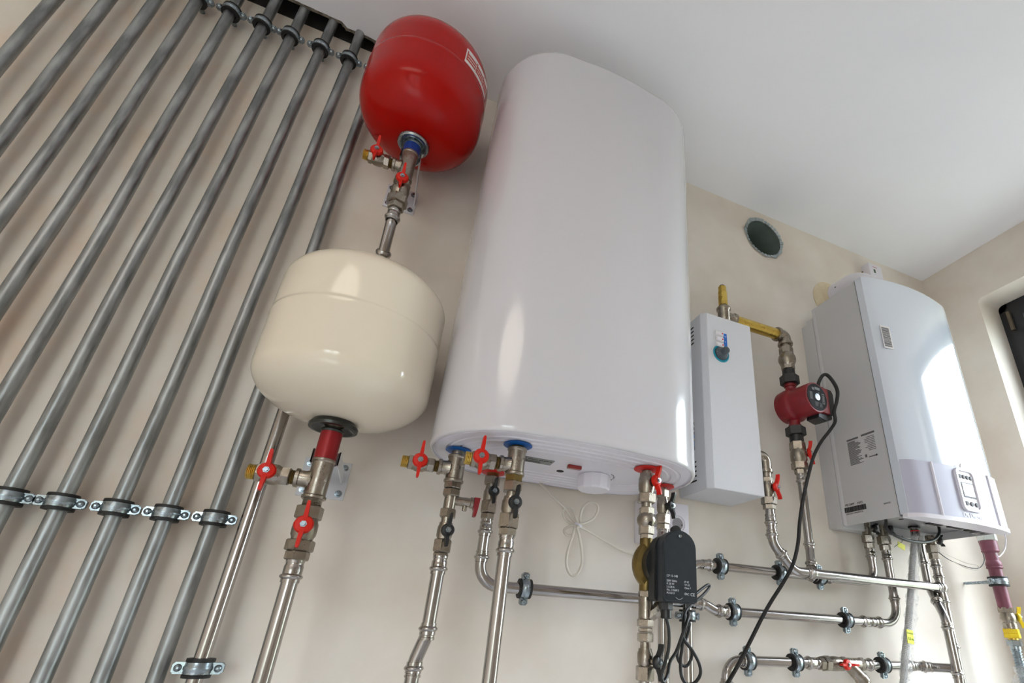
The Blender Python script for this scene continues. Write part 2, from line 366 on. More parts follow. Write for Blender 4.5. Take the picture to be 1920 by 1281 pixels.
CLIPG = 'rubber-lined pipe clamps'
def clamp(pos, axis, r, label, wall, ear=.026, w=.017, group=CLIPG, rot=0, rodm=None):
    if axis == 'z': M = frame(pos, (0, 0, 1), (0, 1, 0))
    else: M = frame(pos, (1, 0, 0), (0, 1, 0))
    if rot: M = M @ Matrix.Rotation(rot, 4, 'Z')
    t = thing('pipe_clamp', label, 'pipe clamp', M, group)
    bm = bmesh.new()
    lathe(bm, [(r*1.0, -w*.82), (r+.0078, -w*.82), (r+.0082, -w*.55), (r+.005, -w*.52), (r+.005, w*.52), (r+.0082, w*.55), (r+.0078, w*.82), (r*1.0, w*.82)], 28)
    lathe(bm, [(r*1.0, w*.82), (r*1.0, -w*.82)], 28); bmesh.ops.remove_doubles(bm, verts=bm.verts, dist=1e-6)
    finish(bm, 'rubber_lining', RUB, t)
    for s, nm in ((-1, 'front_band'), (1, 'back_band')):
        bm = bmesh.new(); n = 14; rings = []
        ri = r+.0052
        sec = [(ri, -w*.5), (ri+.0022, -w*.5), (ri+.0026, -w*.2), (ri+.0036, -w*.1), (ri+.0036, w*.1), (ri+.0026, w*.2), (ri+.0022, w*.5), (ri, w*.5)]
        a0 = .14
        for i in range(n+1):
            a = a0+(PI-2*a0)*i/n
            rings.append([bm.verts.new((q*math.cos(a), s*q*math.sin(a), z)) for q, z in sec])
        for a, b in zip(rings, rings[1:]):
            for k in range(len(sec)): bm.faces.new((a[k], b[k], b[(k+1) % len(sec)], a[(k+1) % len(sec)]))
        bm.faces.new(rings[0]); bm.faces.new(rings[-1])
        for sx in (1, -1):
            x0 = ri*.97; x1 = ri+ear
            pts = [(x0, -w*.5), (x1-.004, -w*.5), (x1, -w*.3), (x1, w*.3), (x1-.004, w*.5), (x0, w*.5)]
            pts = [(sx*p[0], p[1]) for p in pts]
            extrude_poly(bm, pts, s*.0008, s*.0034)
            # turned-up edges
            for zz in (-1, 1):
                box(bm, *(sorted((sx*(x0+.002), sx*(x1-.003)))), *sorted((s*.0034, s*.0052)), *sorted((zz*w*.5, zz*w*.40)))
        finish(bm, nm, ZINC, t)
    for sx in (1, -1):
        M2 = frame((sx*(r+.0052+ear*.56), -.003, 0), (0, -1, 0))
        b = bmesh.new(); lathe(b, [(0, 0), (.0056, 0), (.0056, .0012), (.0044, .003), (.0025, .0044), (.0015, .0036), (0, .0036)], 16, M2)
        finish(b, 'clamp_screw', ZINC, t)
    if wall:
        M3 = frame((0, r+.007, 0), (0, 1, 0))
        bm = bmesh.new(); L = wall-r-.007
        if L > .03:
            lathe(bm, [(0, 0), (.0055, 0), (.0055, .018), (.004, .018), (.004, L+.01), (0, L+.01)], 12, M3)
            for i in range(int((L-.02)/.004)): lathe(bm, [(.0042, .02+i*.004), (.005, .021+i*.004), (.0042, .022+i*.004)], 12, M3)
        else: lathe(bm, [(0, 0), (.0055, 0), (.0055, max(L, .003)), (0, max(L, .003))], 12, M3)
        finish(bm, 'wall_stud', ZINC, t)
    return t

def run(name, label, pts, r, m=STEEL, fr=.034, fits=(), cat='pipe', group=None, seg=20):
    """pipe run along a polyline with rounded bends; fits: (point, direction, kind) press rings with a sleeve"""
    base = Vector(pts[0])
    t = thing(name, label, cat, Matrix.Translation(base), group)
    loc = [Vector(p)-base for p in pts]
    finish(sweep(bmesh.new(), fillet_path(loc, fr), r, seg), 'tube', m, t)
    for f in fits:
        p, d = Vector(f[0])-base, f[1]; ln = f[2] if len(f) > 2 else .028
        M = frame(p, d)
        bm = bmesh.new(); R = r
        # sleeve behind the ring, ring with the o-ring groove
        lathe(bm, [(R, -.008), (R*1.12, -.008), (R*1.13, -.003)]+[(R*(1.13+.27*math.sin(PI*k/6)), -.003+.008*k/6) for k in range(1, 6)]+[(R*1.14, .005), (R*1.16, ln*.55), (R*1.07, ln*.62), (R*1.07, ln*.75), (R*1.15, ln*.8), (R*1.13, ln), (R, ln)], 24, M)
        finish(bm, 'press_fitting', PRESS, t)
    return t

# ------------------------------------------------------------------ the room
XL, XR, YF, ZF, ZC = -2.0, 2.024, -3.3, -1.2, 1.508
ZT = 1.72
def holed(outer, holes, M, m, name, extra=None):
    bm = bmesh.new(); allv = []
    for ring in [outer]+holes:
        vs = [bm.verts.new(M @ Vector((p[0], 0, p[1]))) for p in ring]
        for i in range(len(vs)): bm.edges.new((vs[i], vs[(i+1) % len(vs)]))
        allv.append(vs)
    bmesh.ops.triangle_fill(bm, use_beauty=True, edges=bm.edges[:])
    if extra: extra(bm, allv)
    o = finish(bm, name, m); o['kind'] = 'structure'; return o
HX, HZ, HR = 1.107, 1.383, .080
circ = [(HX+HR*math.cos(2*PI*i/40), HZ+HR*math.sin(2*PI*i/40)) for i in range(40)]
def back_extra(bm, rings):
    vs = rings[1]; n = len(vs)
    inner = [bm.verts.new(v.co+Vector((0, .06, 0))) for v in vs]
    for i in range(n): bm.faces.new((vs[i], vs[(i+1) % n], inner[(i+1) % n], inner[i]))
holed([(XL, ZF), (XR, ZF), (XR, ZT), (XL, ZT)], [circ], Matrix.Identity(4), PLASTER, 'wall_back', back_extra)
# window opening in the right wall: local x = -world y
WY0, WY1, WZ0, WZ1 = -.187, -1.08, -.75, 1.286
MW = Matrix(((0, 1, 0, XR), (1, 0, 0, 0), (0, 0, 1, 0), (0, 0, 0, 1)))
def rounded(y0, y1, z0, z1, r=.02):
    out = []
    for cx_, cz_, a0 in ((max(y0, y1)-r, z1-r, 0), (min(y0, y1)+r, z1-r, PI/2), (min(y0, y1)+r, z0+r, PI), (max(y0, y1)-r, z0+r, 1.5*PI)):
        for k in range(5): out.append((cx_+r*math.cos(a0+PI/2*k/4), cz_+r*math.sin(a0+PI/2*k/4)))
    return out
def right_extra(bm, rings):
    vs = rings[1]; n = len(vs)
    cur = vs
    for dx, sh in ((.004, .0), (.2, .0)):
        nx = [bm.verts.new(v.co+Vector((dx if cur is vs else dx-.004, 0, 0))) for v in cur]
        for i in range(n): bm.faces.new((cur[i], cur[(i+1) % n], nx[(i+1) % n], nx[i]))
        cur = nx
holed([(0, ZF), (YF, ZF), (YF, ZT), (0, ZT)], [rounded(WY0, WY1, WZ0, WZ1)], MW, PLASTER, 'wall_right', right_extra)
struct('wall_left', B(XL-.1, XL, YF, 0, ZF, ZT), PLASTER)
struct('floor', B(XL-.1, XR+.3, YF-.1, .1, ZF-.1, ZF), FLOOR)
# front wall with a second opening behind the photographer
W2 = (-1.9, -.7, -1.05, 1.05)
holed([(XL, ZF), (XR, ZF), (XR, ZT), (XL, ZT)], [[(W2[0], W2[2]), (W2[1], W2[2]), (W2[1], W2[3]), (W2[0], W2[3])]], T(0, YF, 0), PLASTER, 'wall_front',
      lambda bm, rings: [bm.faces.new((rings[1][i], rings[1][(i+1) % 4], q[(i+1) % 4], q[i])) for q in [[bm.verts.new(v.co+Vector((0, -.2, 0))) for v in rings[1]]] for i in range(4)])
# ceiling slab, its back edge stops short of the wall where the pipes pass up
bm = bmesh.new()
edge = [(XL, -.050), (-.60, -.046), (-.395, -.041), (-.382, -.030), (-.33, -.031), (-.29, -.026), (-.20, -.022), (-.17, 0), (XR, 0), (XR, YF), (XL, YF)]
pts = [(p[0], p[1]) for p in edge]
a = [bm.verts.new((p[0], p[1], ZC)) for p in pts]; b = [bm.verts.new((p[0], p[1], ZC+.09)) for p in pts]
bm.faces.new(a); bm.faces.new(b[::-1])
for i in range(len(a)): bm.faces.new((a[i], b[i], b[(i+1) % len(a)], a[(i+1) % len(a)]))
struct('ceiling', bm, CEIL)
bm = bmesh.new()
ed = edge[:8]
for i in range(len(ed)-1):
    for k in range(6):
        t0_, t1_ = k/6, (k+1)/6
        p = Vector(ed[i]).lerp(Vector(ed[i+1]), t0_); q = Vector(ed[i]).lerp(Vector(ed[i+1]), t1_)
        j = random.uniform(0, .0035)
        box(bm, p.x, q.x, p.y-.006, max(p.y, q.y)+j, ZC-.0015, ZC+.004+j)
struct('trim_1', bm, EDGE)
bm = B(XL, -.19, -.004, .0, 1.500, ZT-.02); struct('gap_shade_strip', bm, DARK)  # added dark strip on the wall, shade of the ceiling gap put into its colour
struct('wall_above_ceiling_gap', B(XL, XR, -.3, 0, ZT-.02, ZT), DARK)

# window_1 (right wall)
def window(name, y0, y1, z0, z1, x, fw=.045, sw=.05):
    bm = bmesh.new()
    for a0, a1, c0, c1 in ((y0, y0-fw, z0, z1), (y1+fw, y1, z0, z1), (y0, y1, z1-fw, z1), (y0, y1, z0, z0+fw)):
        box(bm, x, x+.07, min(a0, a1), max(a0, a1), c0, c1)
    w = finish(bm, name, WINF); w['kind'] = 'structure'
    f = fw-.004; bm = bmesh.new(); Y0 = y0-f; Y1 = y1+f; Z0 = z0+f; Z1 = z1-f
    for a0, a1, c0, c1 in ((Y0, Y0-sw, Z0, Z1), (Y1+sw, Y1, Z0, Z1), (Y0-sw+.002, Y1+sw-.002, Z1-sw, Z1), (Y0-sw+.002, Y1+sw-.002, Z0, Z0+sw)):
        box(bm, x-.012, x+.05, min(a0, a1), max(a0, a1), c0, c1)
    s = finish(bm, 'window_sash', WINF, w)
    finish(B(x+.02, x+.026, Y1+sw-.005, Y0-sw+.005, Z0+sw-.005, Z1-sw+.005), 'window_pane', GLASS, w)
    return w
w1 = window('window_1', WY0+.012, WY1, WZ0, WZ1+.012, XR+.127)
bm = B(XR+.098, XR+.112, -.232, -.220, 1.15, 1.235, bev=.002); finish(bm, 'window_hinge', HANDLE, w1)

# window_2 (front wall, behind the camera)
bm = bmesh.new(); yy = YF-.19
for a0, a1, c0, c1 in ((W2[0], W2[0]+.07, W2[2], W2[3]), (W2[1]-.07, W2[1], W2[2], W2[3]), (W2[0], W2[1], W2[3]-.07, W2[3]), (W2[0], W2[1], W2[2], W2[2]+.07), ((W2[0]+W2[1])/2-.04, (W2[0]+W2[1])/2+.04, W2[2], W2[3])):
    box(bm, a0, a1, yy, yy+.06, c0, c1)
w2 = finish(bm, 'window_2', WINF); w2['kind'] = 'structure'
finish(B(W2[0]+.06, W2[1]-.06, yy+.02, yy+.026, W2[2]+.06, W2[3]-.06), 'window_pane', GLASS, w2)

# round duct hole with slit foil collar
t = thing('duct_hole_collar', 'round open duct hole near the ceiling with a slit foil collar', 'duct', T(HX, 0, HZ))
Mh = frame((0, 0, 0), (0, 1, 0))
bm = bmesh.new(); lathe(bm, [(HR-.001, .0), (HR-.001, .155), (0, .155)], 40, Mh); lathe(bm, [(HR-.004, .0), (HR-.004, .150), (0, .150)], 40, Mh); finish(bm, 'duct_tube', DUCT, t)
bm = bmesh.new(); n = 34
for i in range(n):
    a0 = 2*PI*i/n+.02; a1 = 2*PI*(i+1)/n-.02; q = random.uniform(-.003, .003)
    v = []
    for (rr, yo) in ((HR-.003, .01), (HR-.002, -.003), (HR+.011+q, -.004-random.uniform(0, .003))):
        v.append([bm.verts.new((rr*math.cos(a), yo, rr*math.sin(a))) for a in (a0, a1)])
        v.append([bm.verts.new((rr*math.cos(a), yo+.0008, rr*math.sin(a))) for a in (a0, a1)])
    for A_, B_ in ((v[0], v[2]), (v[2], v[4]), (v[1], v[3]), (v[3], v[5])): bm.faces.new((A_[0], A_[1], B_[1], B_[0]))
finish(bm, 'foil_tabs', FOIL, t)

# ------------------------------------------------------------------ galvanized pipes
GX = [-.278, -.3485, -.4185, -.491, -.556, -.625, -.6955, -.764, -.834, -.909]
ordn = ['first', 'second', 'third', 'fourth', 'fifth', 'sixth', 'seventh', 'eighth', 'ninth', 'last']
extra = ['nearest the two round tanks, passing behind both', 'its lower clamp just left of the stainless pipe', '', '', '', '', '', '', '', 'cutting the top left corner of the photo']
for i, x in enumerate(GX):
    lab = 'grey galvanized wall pipe, %s in the row counted leftward from the round tanks' % (ordn[i] if i < 9 else 'tenth')
    t = thing('galvanized_pipe', lab, 'pipe', T(x, -.035, ZF), 'parallel galvanized pipes')
    H = ZT-.03-ZF
    path = []
    ph = random.uniform(0, 6)
    for k in range(60):
        z = H*k/59; path.append((.0016*math.sin(z*4+ph)+.0008*math.sin(z*11+ph), .001*math.sin(z*5+ph*2), z))
    finish(sweep(bmesh.new(), path, .0118, 18), 'tube', GALV, t)
for i, x in enumerate([-.278, -.3485, -.4185, -.491, -.556, -.625, -.6955]):
    clamp((x, -.035, 1.389), 'z', .0122, 'upper-row pipe clamp near the ceiling, on the %s galvanized pipe left of the tanks' % ordn[i], .035, ear=.0155, w=.014)
for i, x in enumerate([-.278, -.3485, -.4185, -.491, -.556]):
    clamp((x, -.035, .140), 'z', .0122, 'lower-row pipe clamp, on the %s galvanized pipe left of the cream tank' % ordn[i], .035, ear=.0160, w=.016)

# ------------------------------------------------------------------ expansion tanks
def tank(name, label, x, y, R, zb, zt, h, n, m, flm, seam):
    t = thing(name, label, 'expansion tank', T(x, y, zb))
    H = zt-zb; pr = []; K = 22
    for k in range(K+1):
        th = PI/2*k/K; pr.append((R*math.sin(th)**(2/n), h-h*math.cos(th)**(2/n)))
    zs = seam-zb
    pr += [(R, zs-.010), (R*1.004, zs-.006), (R*1.006, zs), (R*1.004, zs+.004), (R*.998, zs+.005), (R*.998, zs+.009)]
    for k in range(K+1):
        th = PI/2*(1-k/K); pr.append((R*.998*math.sin(th)**(2/n), H-h+h*math.cos(th)**(2/n)))
    o = finish(lathe(bmesh.new(), pr, 96), 'tank_shell', m, t, sharp=60)
    return t
WTX, WTY = -.1179, -.170
tw = tank('expansion_tank', 'large cream white expansion tank, lower of the two round tanks', WTX, WTY, .150, .3076, .6368, .0774, 1.98, CREAM, DSTEEL, .480)
finish(lathe(bmesh.new(), [(.016, -.004), (.024, -.006), (.034, -.012), (.040, -.011), (.041, -.006), (.036, .002), (.030, .006), (0, .006)], 48), 'steel_flange', DSTEEL, tw)
finish(lathe(bmesh.new(), [(0, -.002), (.018, -.012), (.019, -.014), (.0165, -.019), (0, -.019)], 32), 'flange_nipple', DSTEEL, tw)
# moulding marks on the bracket tabs at the top
finish(B(-.02, .03, .10, .146, .3225-.004, .3245-.0), 'top_tab', CREAM, tw)
RTX, RTY = -.1207, -.163
tr = tank('expansion_tank', 'glossy red expansion tank close under the ceiling', RTX, RTY, .1431, 1.0375, 1.3727, .1149, 2.357, REDT, ZINC, 1.205)
finish(lathe(bmesh.new(), [(.014, -.003), (.020, -.004), (.026, -.009), (.034, -.010), (.0365, -.006), (.036, -.001), (.031, .004), (0, .006)], 48), 'steel_flange', ZINC, tr)
finish(lathe(bmesh.new(), [(0, -.002), (.019, -.004), (.020, -.010), (.017, -.016), (0, -.016)], 32), 'flange_nipple', ZINC, tr)
finish(lathe(bmesh.new(), [(0, 0), (.0042, 0), (.0042, .0016), (.0028, .0022), (0, .0018)], 20, frame((.030, .052, .0025), (0, 0, -1))), 'drain_rivet', REDT, tr)
# curved red and white label on the red tank
def curved_strip(bm, R, a0, a1, z0, z1, n=20, th=.0004):
    for lay in (0,):
        vs = [[bm.verts.new(((R+th)*math.cos(a0+(a1-a0)*k/n), (R+th)*math.sin(a0+(a1-a0)*k/n), z)) for z in (z0, z1)] for k in range(n+1)]
        ws = [[bm.verts.new(((R-.001)*math.cos(a0+(a1-a0)*k/n), (R-.001)*math.sin(a0+(a1-a0)*k/n), z)) for z in (z0, z1)] for k in range(n+1)]
        for k in range(n):
            bm.faces.new((vs[k][0], vs[k+1][0], vs[k+1][1], vs[k][1]))
            bm.faces.new((vs[k][0], ws[k][0], ws[k+1][0], vs[k+1][0])); bm.faces.new((vs[k][1], vs[k+1][1], ws[k+1][1], ws[k][1]))
        bm.faces.new((vs[0][0], vs[0][1], ws[0][1], ws[0][0])); bm.faces.new((vs[n][0], ws[n][0], ws[n][1], vs[n][1]))
RL = .1431; A0, A1, LZ0, LZ1 = math.radians(-60), math.radians(-19), .183, .231
bm = bmesh.new(); curved_strip(bm, RL, A0, A1, LZ0, LZ1); lab = finish(bm, 'tank_label', LABW, tr); lab['label'] = 'white label with red table rows'
bm = bmesh.new(); dA = (A1-A0)
for (u0, u1) in ((.03, .34), (.36, .66), (.68, .97)):
    curved_strip(bm, RL, A0+dA*u0, A0+dA*(u0+.03), LZ0+.009, LZ1-.006, 3, .0008)
    for v in range(3):
        z = LZ0+.010+v*.0095
        curved_strip(bm, RL, A0+dA*u0, A0+dA*u1, z, z+.0055, 8, .0008)
finish(bm, 'label_print', LABR, lab)
finish(B(-.085, -.075, .02, .10, .30, .305), 'top_tab', REDT, tr)

def bracket(label, x0, x1, z0, z1, x, y, zc, arm):
    t = thing('wall_bracket', label, 'bracket', T(x0, 0, z0))
    w = x1-x0; h = z1-z0
    finish(B(0, w, -.0035, 0, 0, h, bev=.001), 'wall_plate', SHEET, t)
    for sx in (.011, w-.011):
        for sz in (.012, h-.012):
            b = bmesh.new(); M = frame((sx, -.0035, sz), (0, -1, 0))
            lathe(b, [(0, 0), (.0068, 0), (.0068, .0012), (.005, .0014), (0, .0014)], 20, M); lathe(b, [(0, .0014), (.0046, .0014), (.0044, .0055), (0, .006)], 6, M)
            finish(b, 'bracket_screw', ZINC, t)
    # folded arm to the clip ring around the fitting
    ax = x-x0; rr = .0205
    bm = bmesh.new()
    for s in (1, -1): box(bm, *sorted((ax+s*rr, ax+s*(rr+.002))), y+.006, -.003, zc-z0-.012, zc-z0+.012)
    finish(bm, 'bracket_arm', SHEET, t)
    bm = bmesh.new(); rings = []
    for k in range(17):
        a = PI*k/16+0
        rings.append([bm.verts.new((ax+q*math.cos(a), y+.006-q*math.sin(a)*.0+q*math.sin(a)*0+(q*math.sin(a)), zc-z0+zz)) for q, zz in ((rr, -.012), (rr+.002, -.012), (rr+.002, .012), (rr, .012))])
    for a, b in zip(rings, rings[1:]):
        for k in range(4): bm.faces.new((a[k], a[(k+1) % 4], b[(k+1) % 4], b[k]))
    bm.faces.new(rings[0]); bm.faces.new(rings[-1]); finish(bm, 'clip_ring', SHEET, t)
    return t
bracket('white metal wall bracket behind the fittings of the red tank', -.172, -.095, .965, 1.041, RTX, RTY, 1.005, 0)
bracket('white metal wall bracket behind the fittings under the cream tank', -.172, -.086, .205, .283, WTX, WTY, .248, 0)

# ------------------------------------------------------------------ line under the red tank
x, y = RTX, RTY
t, _ = vstack('pipe_nipple', 'blue sleeved nipple screwed into the flange of the red tank', 'pipe fitting', x, y, [('cyl', 264, 290, .0185, BLUES, 'blue_sleeve')]); del t['z0']
tee('nickel tee under the blue sleeve of the red tank', x, y, 289, 339, .0165, .953, -.152)
valve_h('red-handled ball valve on the left branch below the red tank', -.152, -.214, y, .953, REDP, r=.0165, hx=.55)
valve_v('red-handled upright ball valve below the red tank, in front of the bracket', x, y, [('thread', 337, 343, .0135, BRASSD), ('hex', 342, 350, .0175, NICK), ('body', 349, 372, .0195, NICK), ('hex', 371, 384, .0205, NICK), ('hex', 384, 393, .0165, NICK)], 349, (0, -1, 0), REDP, .024)
z1 = zat(x, y, 391)
run('stainless_pipe', 'short bent stainless pipe leaving the red tank valve toward the cream tank', [(x, y, z1), (x, y, .800), (-.127, -.096, .742), (-.150, -.060, .690), (-.226, -.046, .640), (-.226, -.046, .60)], .0118, fr=.06, fits=[((x, y, zat(x, y, 410)), (0, 0, 1), .022), ((-.142, -.154, .707), (.45, -.2, 1), .0)] [:1], group='stainless pipes')
# collar where the bend ends above the tank
t = thing('press_collar', 'stainless press collar ending the bend above the cream tank', 'pipe fitting', frame((-.1262, -.102, .7475), (.06, -.62, .6)))
finish(lathe(bmesh.new(), [(.0122, -.006), (.0150, -.006), (.0168, -.001), (.0168, .003), (.0145, .007), (.0122, .007)], 28), 'press_ring', PRESS, t)

# long stainless pipe behind the cream tank down to the floor
run('stainless_pipe', 'long polished stainless pipe running down the wall behind the cream tank', [(-.226, -.046, ZF), (-.226, -.046, .60)], .0115, group='stainless pipes')
clamp((-.226, -.046, -.0945), 'z', .0119, 'rubber-lined clamp low on the long stainless pipe, bottom left', .046, ear=.0180, w=.017)

# ------------------------------------------------------------------ line under the cream tank
x, y = WTX, WTY
t, _ = vstack('pipe_nipple', 'dark red sleeved nipple under the flange of the cream tank', 'pipe fitting', x, y, [('cyl', 812, 866, .0178, REDS, 'red_sleeve')]); del t['z0']
tee('nickel tee below the red sleeve of the cream tank', x, y, 862, 937, .0172, .203, -.154)
valve_h('red-handled ball valve on the left branch below the cream tank', -.154, -.223, y, .203, REDP, r=.0175, hx=.55)
valve_v('red-handled upright ball valve below the cream tank', x, y, [('thread', 936, 951, .0150, NICK), ('hex', 950, 974, .0192, NICK), ('body', 973, 1014, .0192, NICK), ('hex', 1013, 1034, .0198, NICK), ('hex', 1034, 1051, .0165, NICK)], 988, (0, -1, 0), REDP, .024, hub=.0145, reach=.037)
run('stainless_pipe', 'polished stainless pipe dropping from the cream tank valve', [(x, y, ZF), (x, y, zat(x, y, 1050))], .0122, fits=[((x, y, zat(x, y, 1083)), (0, 0, 1), .030)], group='stainless pipes')

# ------------------------------------------------------------------ the big water heater
HB, HT, HRR, HYC, HX0, HX1 = .296, 1.355, .164, -.178, .213, .446
th = thing('water_heater', 'tall white flat water heater hanging between the tanks and the boiler', 'water heater', T((HX0+HX1)/2, HYC, HB))
def stadium(r, half=(HX1-HX0)/2, seg=28, flat=10, bulge=.002):
    pts = []
    for k in range(seg+1):
        a = PI/2-PI*k/seg; pts.append((half+r*math.cos(a), r*math.sin(a)))
    for k in range(1, flat): u = k/flat; pts.append((half-2*half*u, -r-bulge*math.sin(PI*u)*4))
    for k in range(seg+1):
        a = -PI/2-PI*k/seg; pts.append((-half+r*math.cos(a), r*math.sin(a)))
    for k in range(1, flat): u = k/flat; pts.append((-half+2*half*u, r))
    return pts
def stad_lathe(bm, pr, **kw):
    rings = []
    for r, z in pr: rings.append([bm.verts.new((p[0], p[1], z)) for p in stadium(r, **kw)])
    for a, b in zip(rings, rings[1:]):
        n = len(a)
        for k in range(n): bm.faces.new((a[k], a[(k+1) % n], b[(k+1) % n], b[k]))
    return rings
H = HT-HB
bm = bmesh.new()
pr = [(HRR-.006, .0005), (HRR-.002, .001), (HRR, .004), (HRR, .012), (HRR, H*.5), (HRR, H-.034)]+[(HRR-.030+.030*math.cos(a), H-.034+.034*math.sin(a)) for a in [PI/2*k/8 for k in range(1, 9)]]
rg = stad_lathe(bm, pr); bm.faces.new(rg[-1]); finish(bm, 'heater_casing', WHITE, th, sharp=50)
bm = bmesh.new()
pr = [(HRR-.005, .001), (HRR-.006, .0045), (HRR-.010, .0045), (HRR-.014, .002), (HRR-.03, .002), (HRR-.032, .0035), (HRR-.036, .0035), (HRR-.038, .002), (HRR-.050, .002), (HRR-.052, .004), (HRR-.056, .004), (HRR-.058, .002), (HRR-.070, .002), (HRR-.072, .0035), (HRR-.076, .0035), (HRR-.078, .002), (HRR-.090, .002), (HRR-.092, .0035), (HRR-.096, .0035), (HRR-.098, .002)]
rg = stad_lathe(bm, pr); bm.faces.new(rg[-1]); bott = finish(bm, 'bottom_cover', WHITEP, th, sharp=25)
hcx = (HX0+HX1)/2
def hl(x, y, z=0): return (x-hcx, y-HYC, z)
# thermostat knob, twelve-sided
kx, ky, _ = hl(.401, -.150)
bm = bmesh.new(); seg = 12
pr = [(0, .001), (.036, .001), (.036, -.003), (.0355, -.026), (.033, -.030), (0, -.030)]
lathe(bm, pr, seg, T(kx, ky, 0)); finish(bm, 'thermostat_knob', WHITEP, th, sharp=20)
bm = bmesh.new()
for k in range(6):
    a = PI*.10+k*.20; box(bm, -.0012, .0012, -.0006, .0006, .0008, .0022, T(kx, ky, 0) @ Matrix.Rotation(-a+.4, 4, 'Z') @ T(.043, 0, 0))
finish(bm, 'dial_marks', INK, th)
ix, iy, _ = hl(.335, -.200); o = finish(B(ix-.015, ix+.015, iy-.0055, iy+.0055, -.006, .002, bev=.002), 'power_light', mat('dark_red_lens', (150, 16, 12), .15, rgb2=(140, 14, 10), scale=5, coat=1), th)
ix, iy, _ = hl(.323, -.146); finish(lathe(bmesh.new(), [(0, .0012), (.008, .0012), (.008, .0028), (0, .0028)], 24, T(ix, iy, 0)), 'access_hole', DARK, th)
ix, iy, _ = hl(.262, -.19)
lb = finish(B(ix-.040, ix+.028, iy-.018, iy+.014, .0008, .003), 'rating_label', LABS, th)
bm = bmesh.new(); u = ix-.036
while u < ix+.022:
    w_ = random.uniform(.002, .006); box(bm, u, u+w_, iy-.012, iy-.0075, .0004, .001); u += w_+random.uniform(.0008, .003)
for k in range(4): box(bm, ix-.035, ix+random.uniform(0, .02), iy-.002+k*.0035, iy-.0008+k*.0035, .0005, .001)
finish(bm, 'label_print', INK, lb)

def washer(label, x, y, m, r=.0245):
    t = thing('sealing_washer', label, 'washer', T(x, y, HB-.0028)); finish(lathe(bmesh.new(), [(0, 0), (r*.9, 0), (r, .0015), (r*.98, .0034), (0, .0034)], 40), 'disc', m, t)
    return t
# a: outer left connection
x, y = .104, -.176
washer('blue plastic washer at the outermost left connection of the water heater', x, y, BLUE)
t, _ = vstack('pipe_nipple', 'short nickel nipple below the left blue washer', 'pipe fitting', x, y, [('cyl', 843, 857, .0125, NICK, 'nipple')]); del t['z0']
tee('nickel tee below the left blue washer of the water heater', x, y, 855, 906, .0162, .2585, .071)
valve_h('red-handled ball valve pointing left from the tee below the left blue washer', .071, .006, y, .2585, REDP, r=.0155, hx=.52)
t, z0 = vstack('safety_valve', 'nickel safety valve with a dark red lever and small spout', 'valve', x, y, [('hex', 905, 917, .0152, NICK), ('hex', 918, 931, .0148, NICK), ('neck', 930, 956, .0108, NICK, 'valve_body'), ('hex', 955, 971, .0140, NICK)])
zz = zat(x, y, 938)-z0
finish(lathe(bmesh.new(), [(0, 0), (.0085, 0), (.0085, .030), (.0105, .031), (.0105, .036), (0, .036)], 24, frame((.006, 0, zz), (1, 0, 0))), 'side_arm', NICK, t)
finish(lathe(bmesh.new(), [(0, 0), (.0042, 0), (.0042, .013), (0, .013)], 16, frame((.028, 0, zz-.004), (0, 0, -1))), 'drain_spout', NICK, t)
finish(extrude_poly(bmesh.new(), [(.043, zz+.010), (.054, zz+.010), (.052, zz-.012), (.050, zz-.025), (.045, zz-.025), (.045, zz-.013), (.043, zz-.010)], -.007, .007), 'lever', DREDP, t); del t['z0']
valve_v('black-handled ball valve below the safety valve', x, y, [('neck', 969, 983, .0100, NICK), ('body', 981, 1014, .0140, NICK), ('hex', 1012, 1036, .0150, NICK), ('hex', 1037, 1044, .0130, NICK)], 997, (.1, -1, 0), BLKP, .0195, hub=.0118, reach=.029)
run('stainless_pipe', 'stainless pipe with an offset bend, dropping from the left water heater connection', [(x, y, zat(x, y, 1043)), (x, y, -.028), (.093, -.168, -.068), (.093, -.168, ZF)], .0113, fr=.05,
    fits=[((x, y, zat(x, y, 1068)), (0, 0, 1), .024), ((x, y, zat(x, y, 1178)), (0, 0, -1), .018), ((.093, -.168, -.078), (0, 0, -1), .014)], group='stainless pipes')
# b: rear left connection, elbow to the right
x, y = .198, -.060
washer('red plastic washer at the rear left connection of the water heater', x, y, REDW, .0265)
t, _ = vstack('pipe_nipple', 'rusty bronze nipple below the rear left red washer', 'pipe fitting', x, y, [('thread', 884, 899, .0135, RUST, 'nipple')]); del t['z0']
valve_v('black-handled ball valve close to the wall below the left red washer', x, y, [('hex', 895, 909, .0168, NICK), ('neck', 908, 917, .0115, NICK), ('body', 915, 943, .0150, NICK), ('hex', 940, 962, .0160, NICK), ('hex', 963, 974, .0138, NICK)], 925, (.1, -1, 0), BLKP, .0205, hub=.0118, reach=.028)
ZB, ZB2, YB = .0625, .0465, -.052
xr2 = 1.402
run('stainless_pipe', 'long stainless pipe, middle of three horizontal levels, running to the boiler', [(x, y, zat(x, y, 973)), (x, YB-.004, ZB), (.745, YB, ZB-.003), (.775, YB, ZB2), (xr2, YB, ZB2), (xr2, YB, .262)], .0113, fr={1: .042, 2: .03, 3: .03, 4: .05},
    fits=[((x, y, zat(x, y, 998)), (0, 0, 1), .022), ((x, y-.0, zat(x, y, 1046)), (0, 0, 1), .014), ((.735, YB, ZB-.003), (-1, 0, 0), .02), ((.785, YB, ZB2), (1, 0, 0), .02), ((.81, YB, ZB2), (-1, 0, 0), .01), ((1.262, YB, ZB2), (1, 0, 0), .030), ((1.325, YB, ZB2), (-1, 0, 0), .022), ((xr2, YB, .115), (0, 0, -1), .012), ((xr2, YB, zat(xr2, YB, 1049)), (0, 0, 1), .022)], group='stainless pipes')
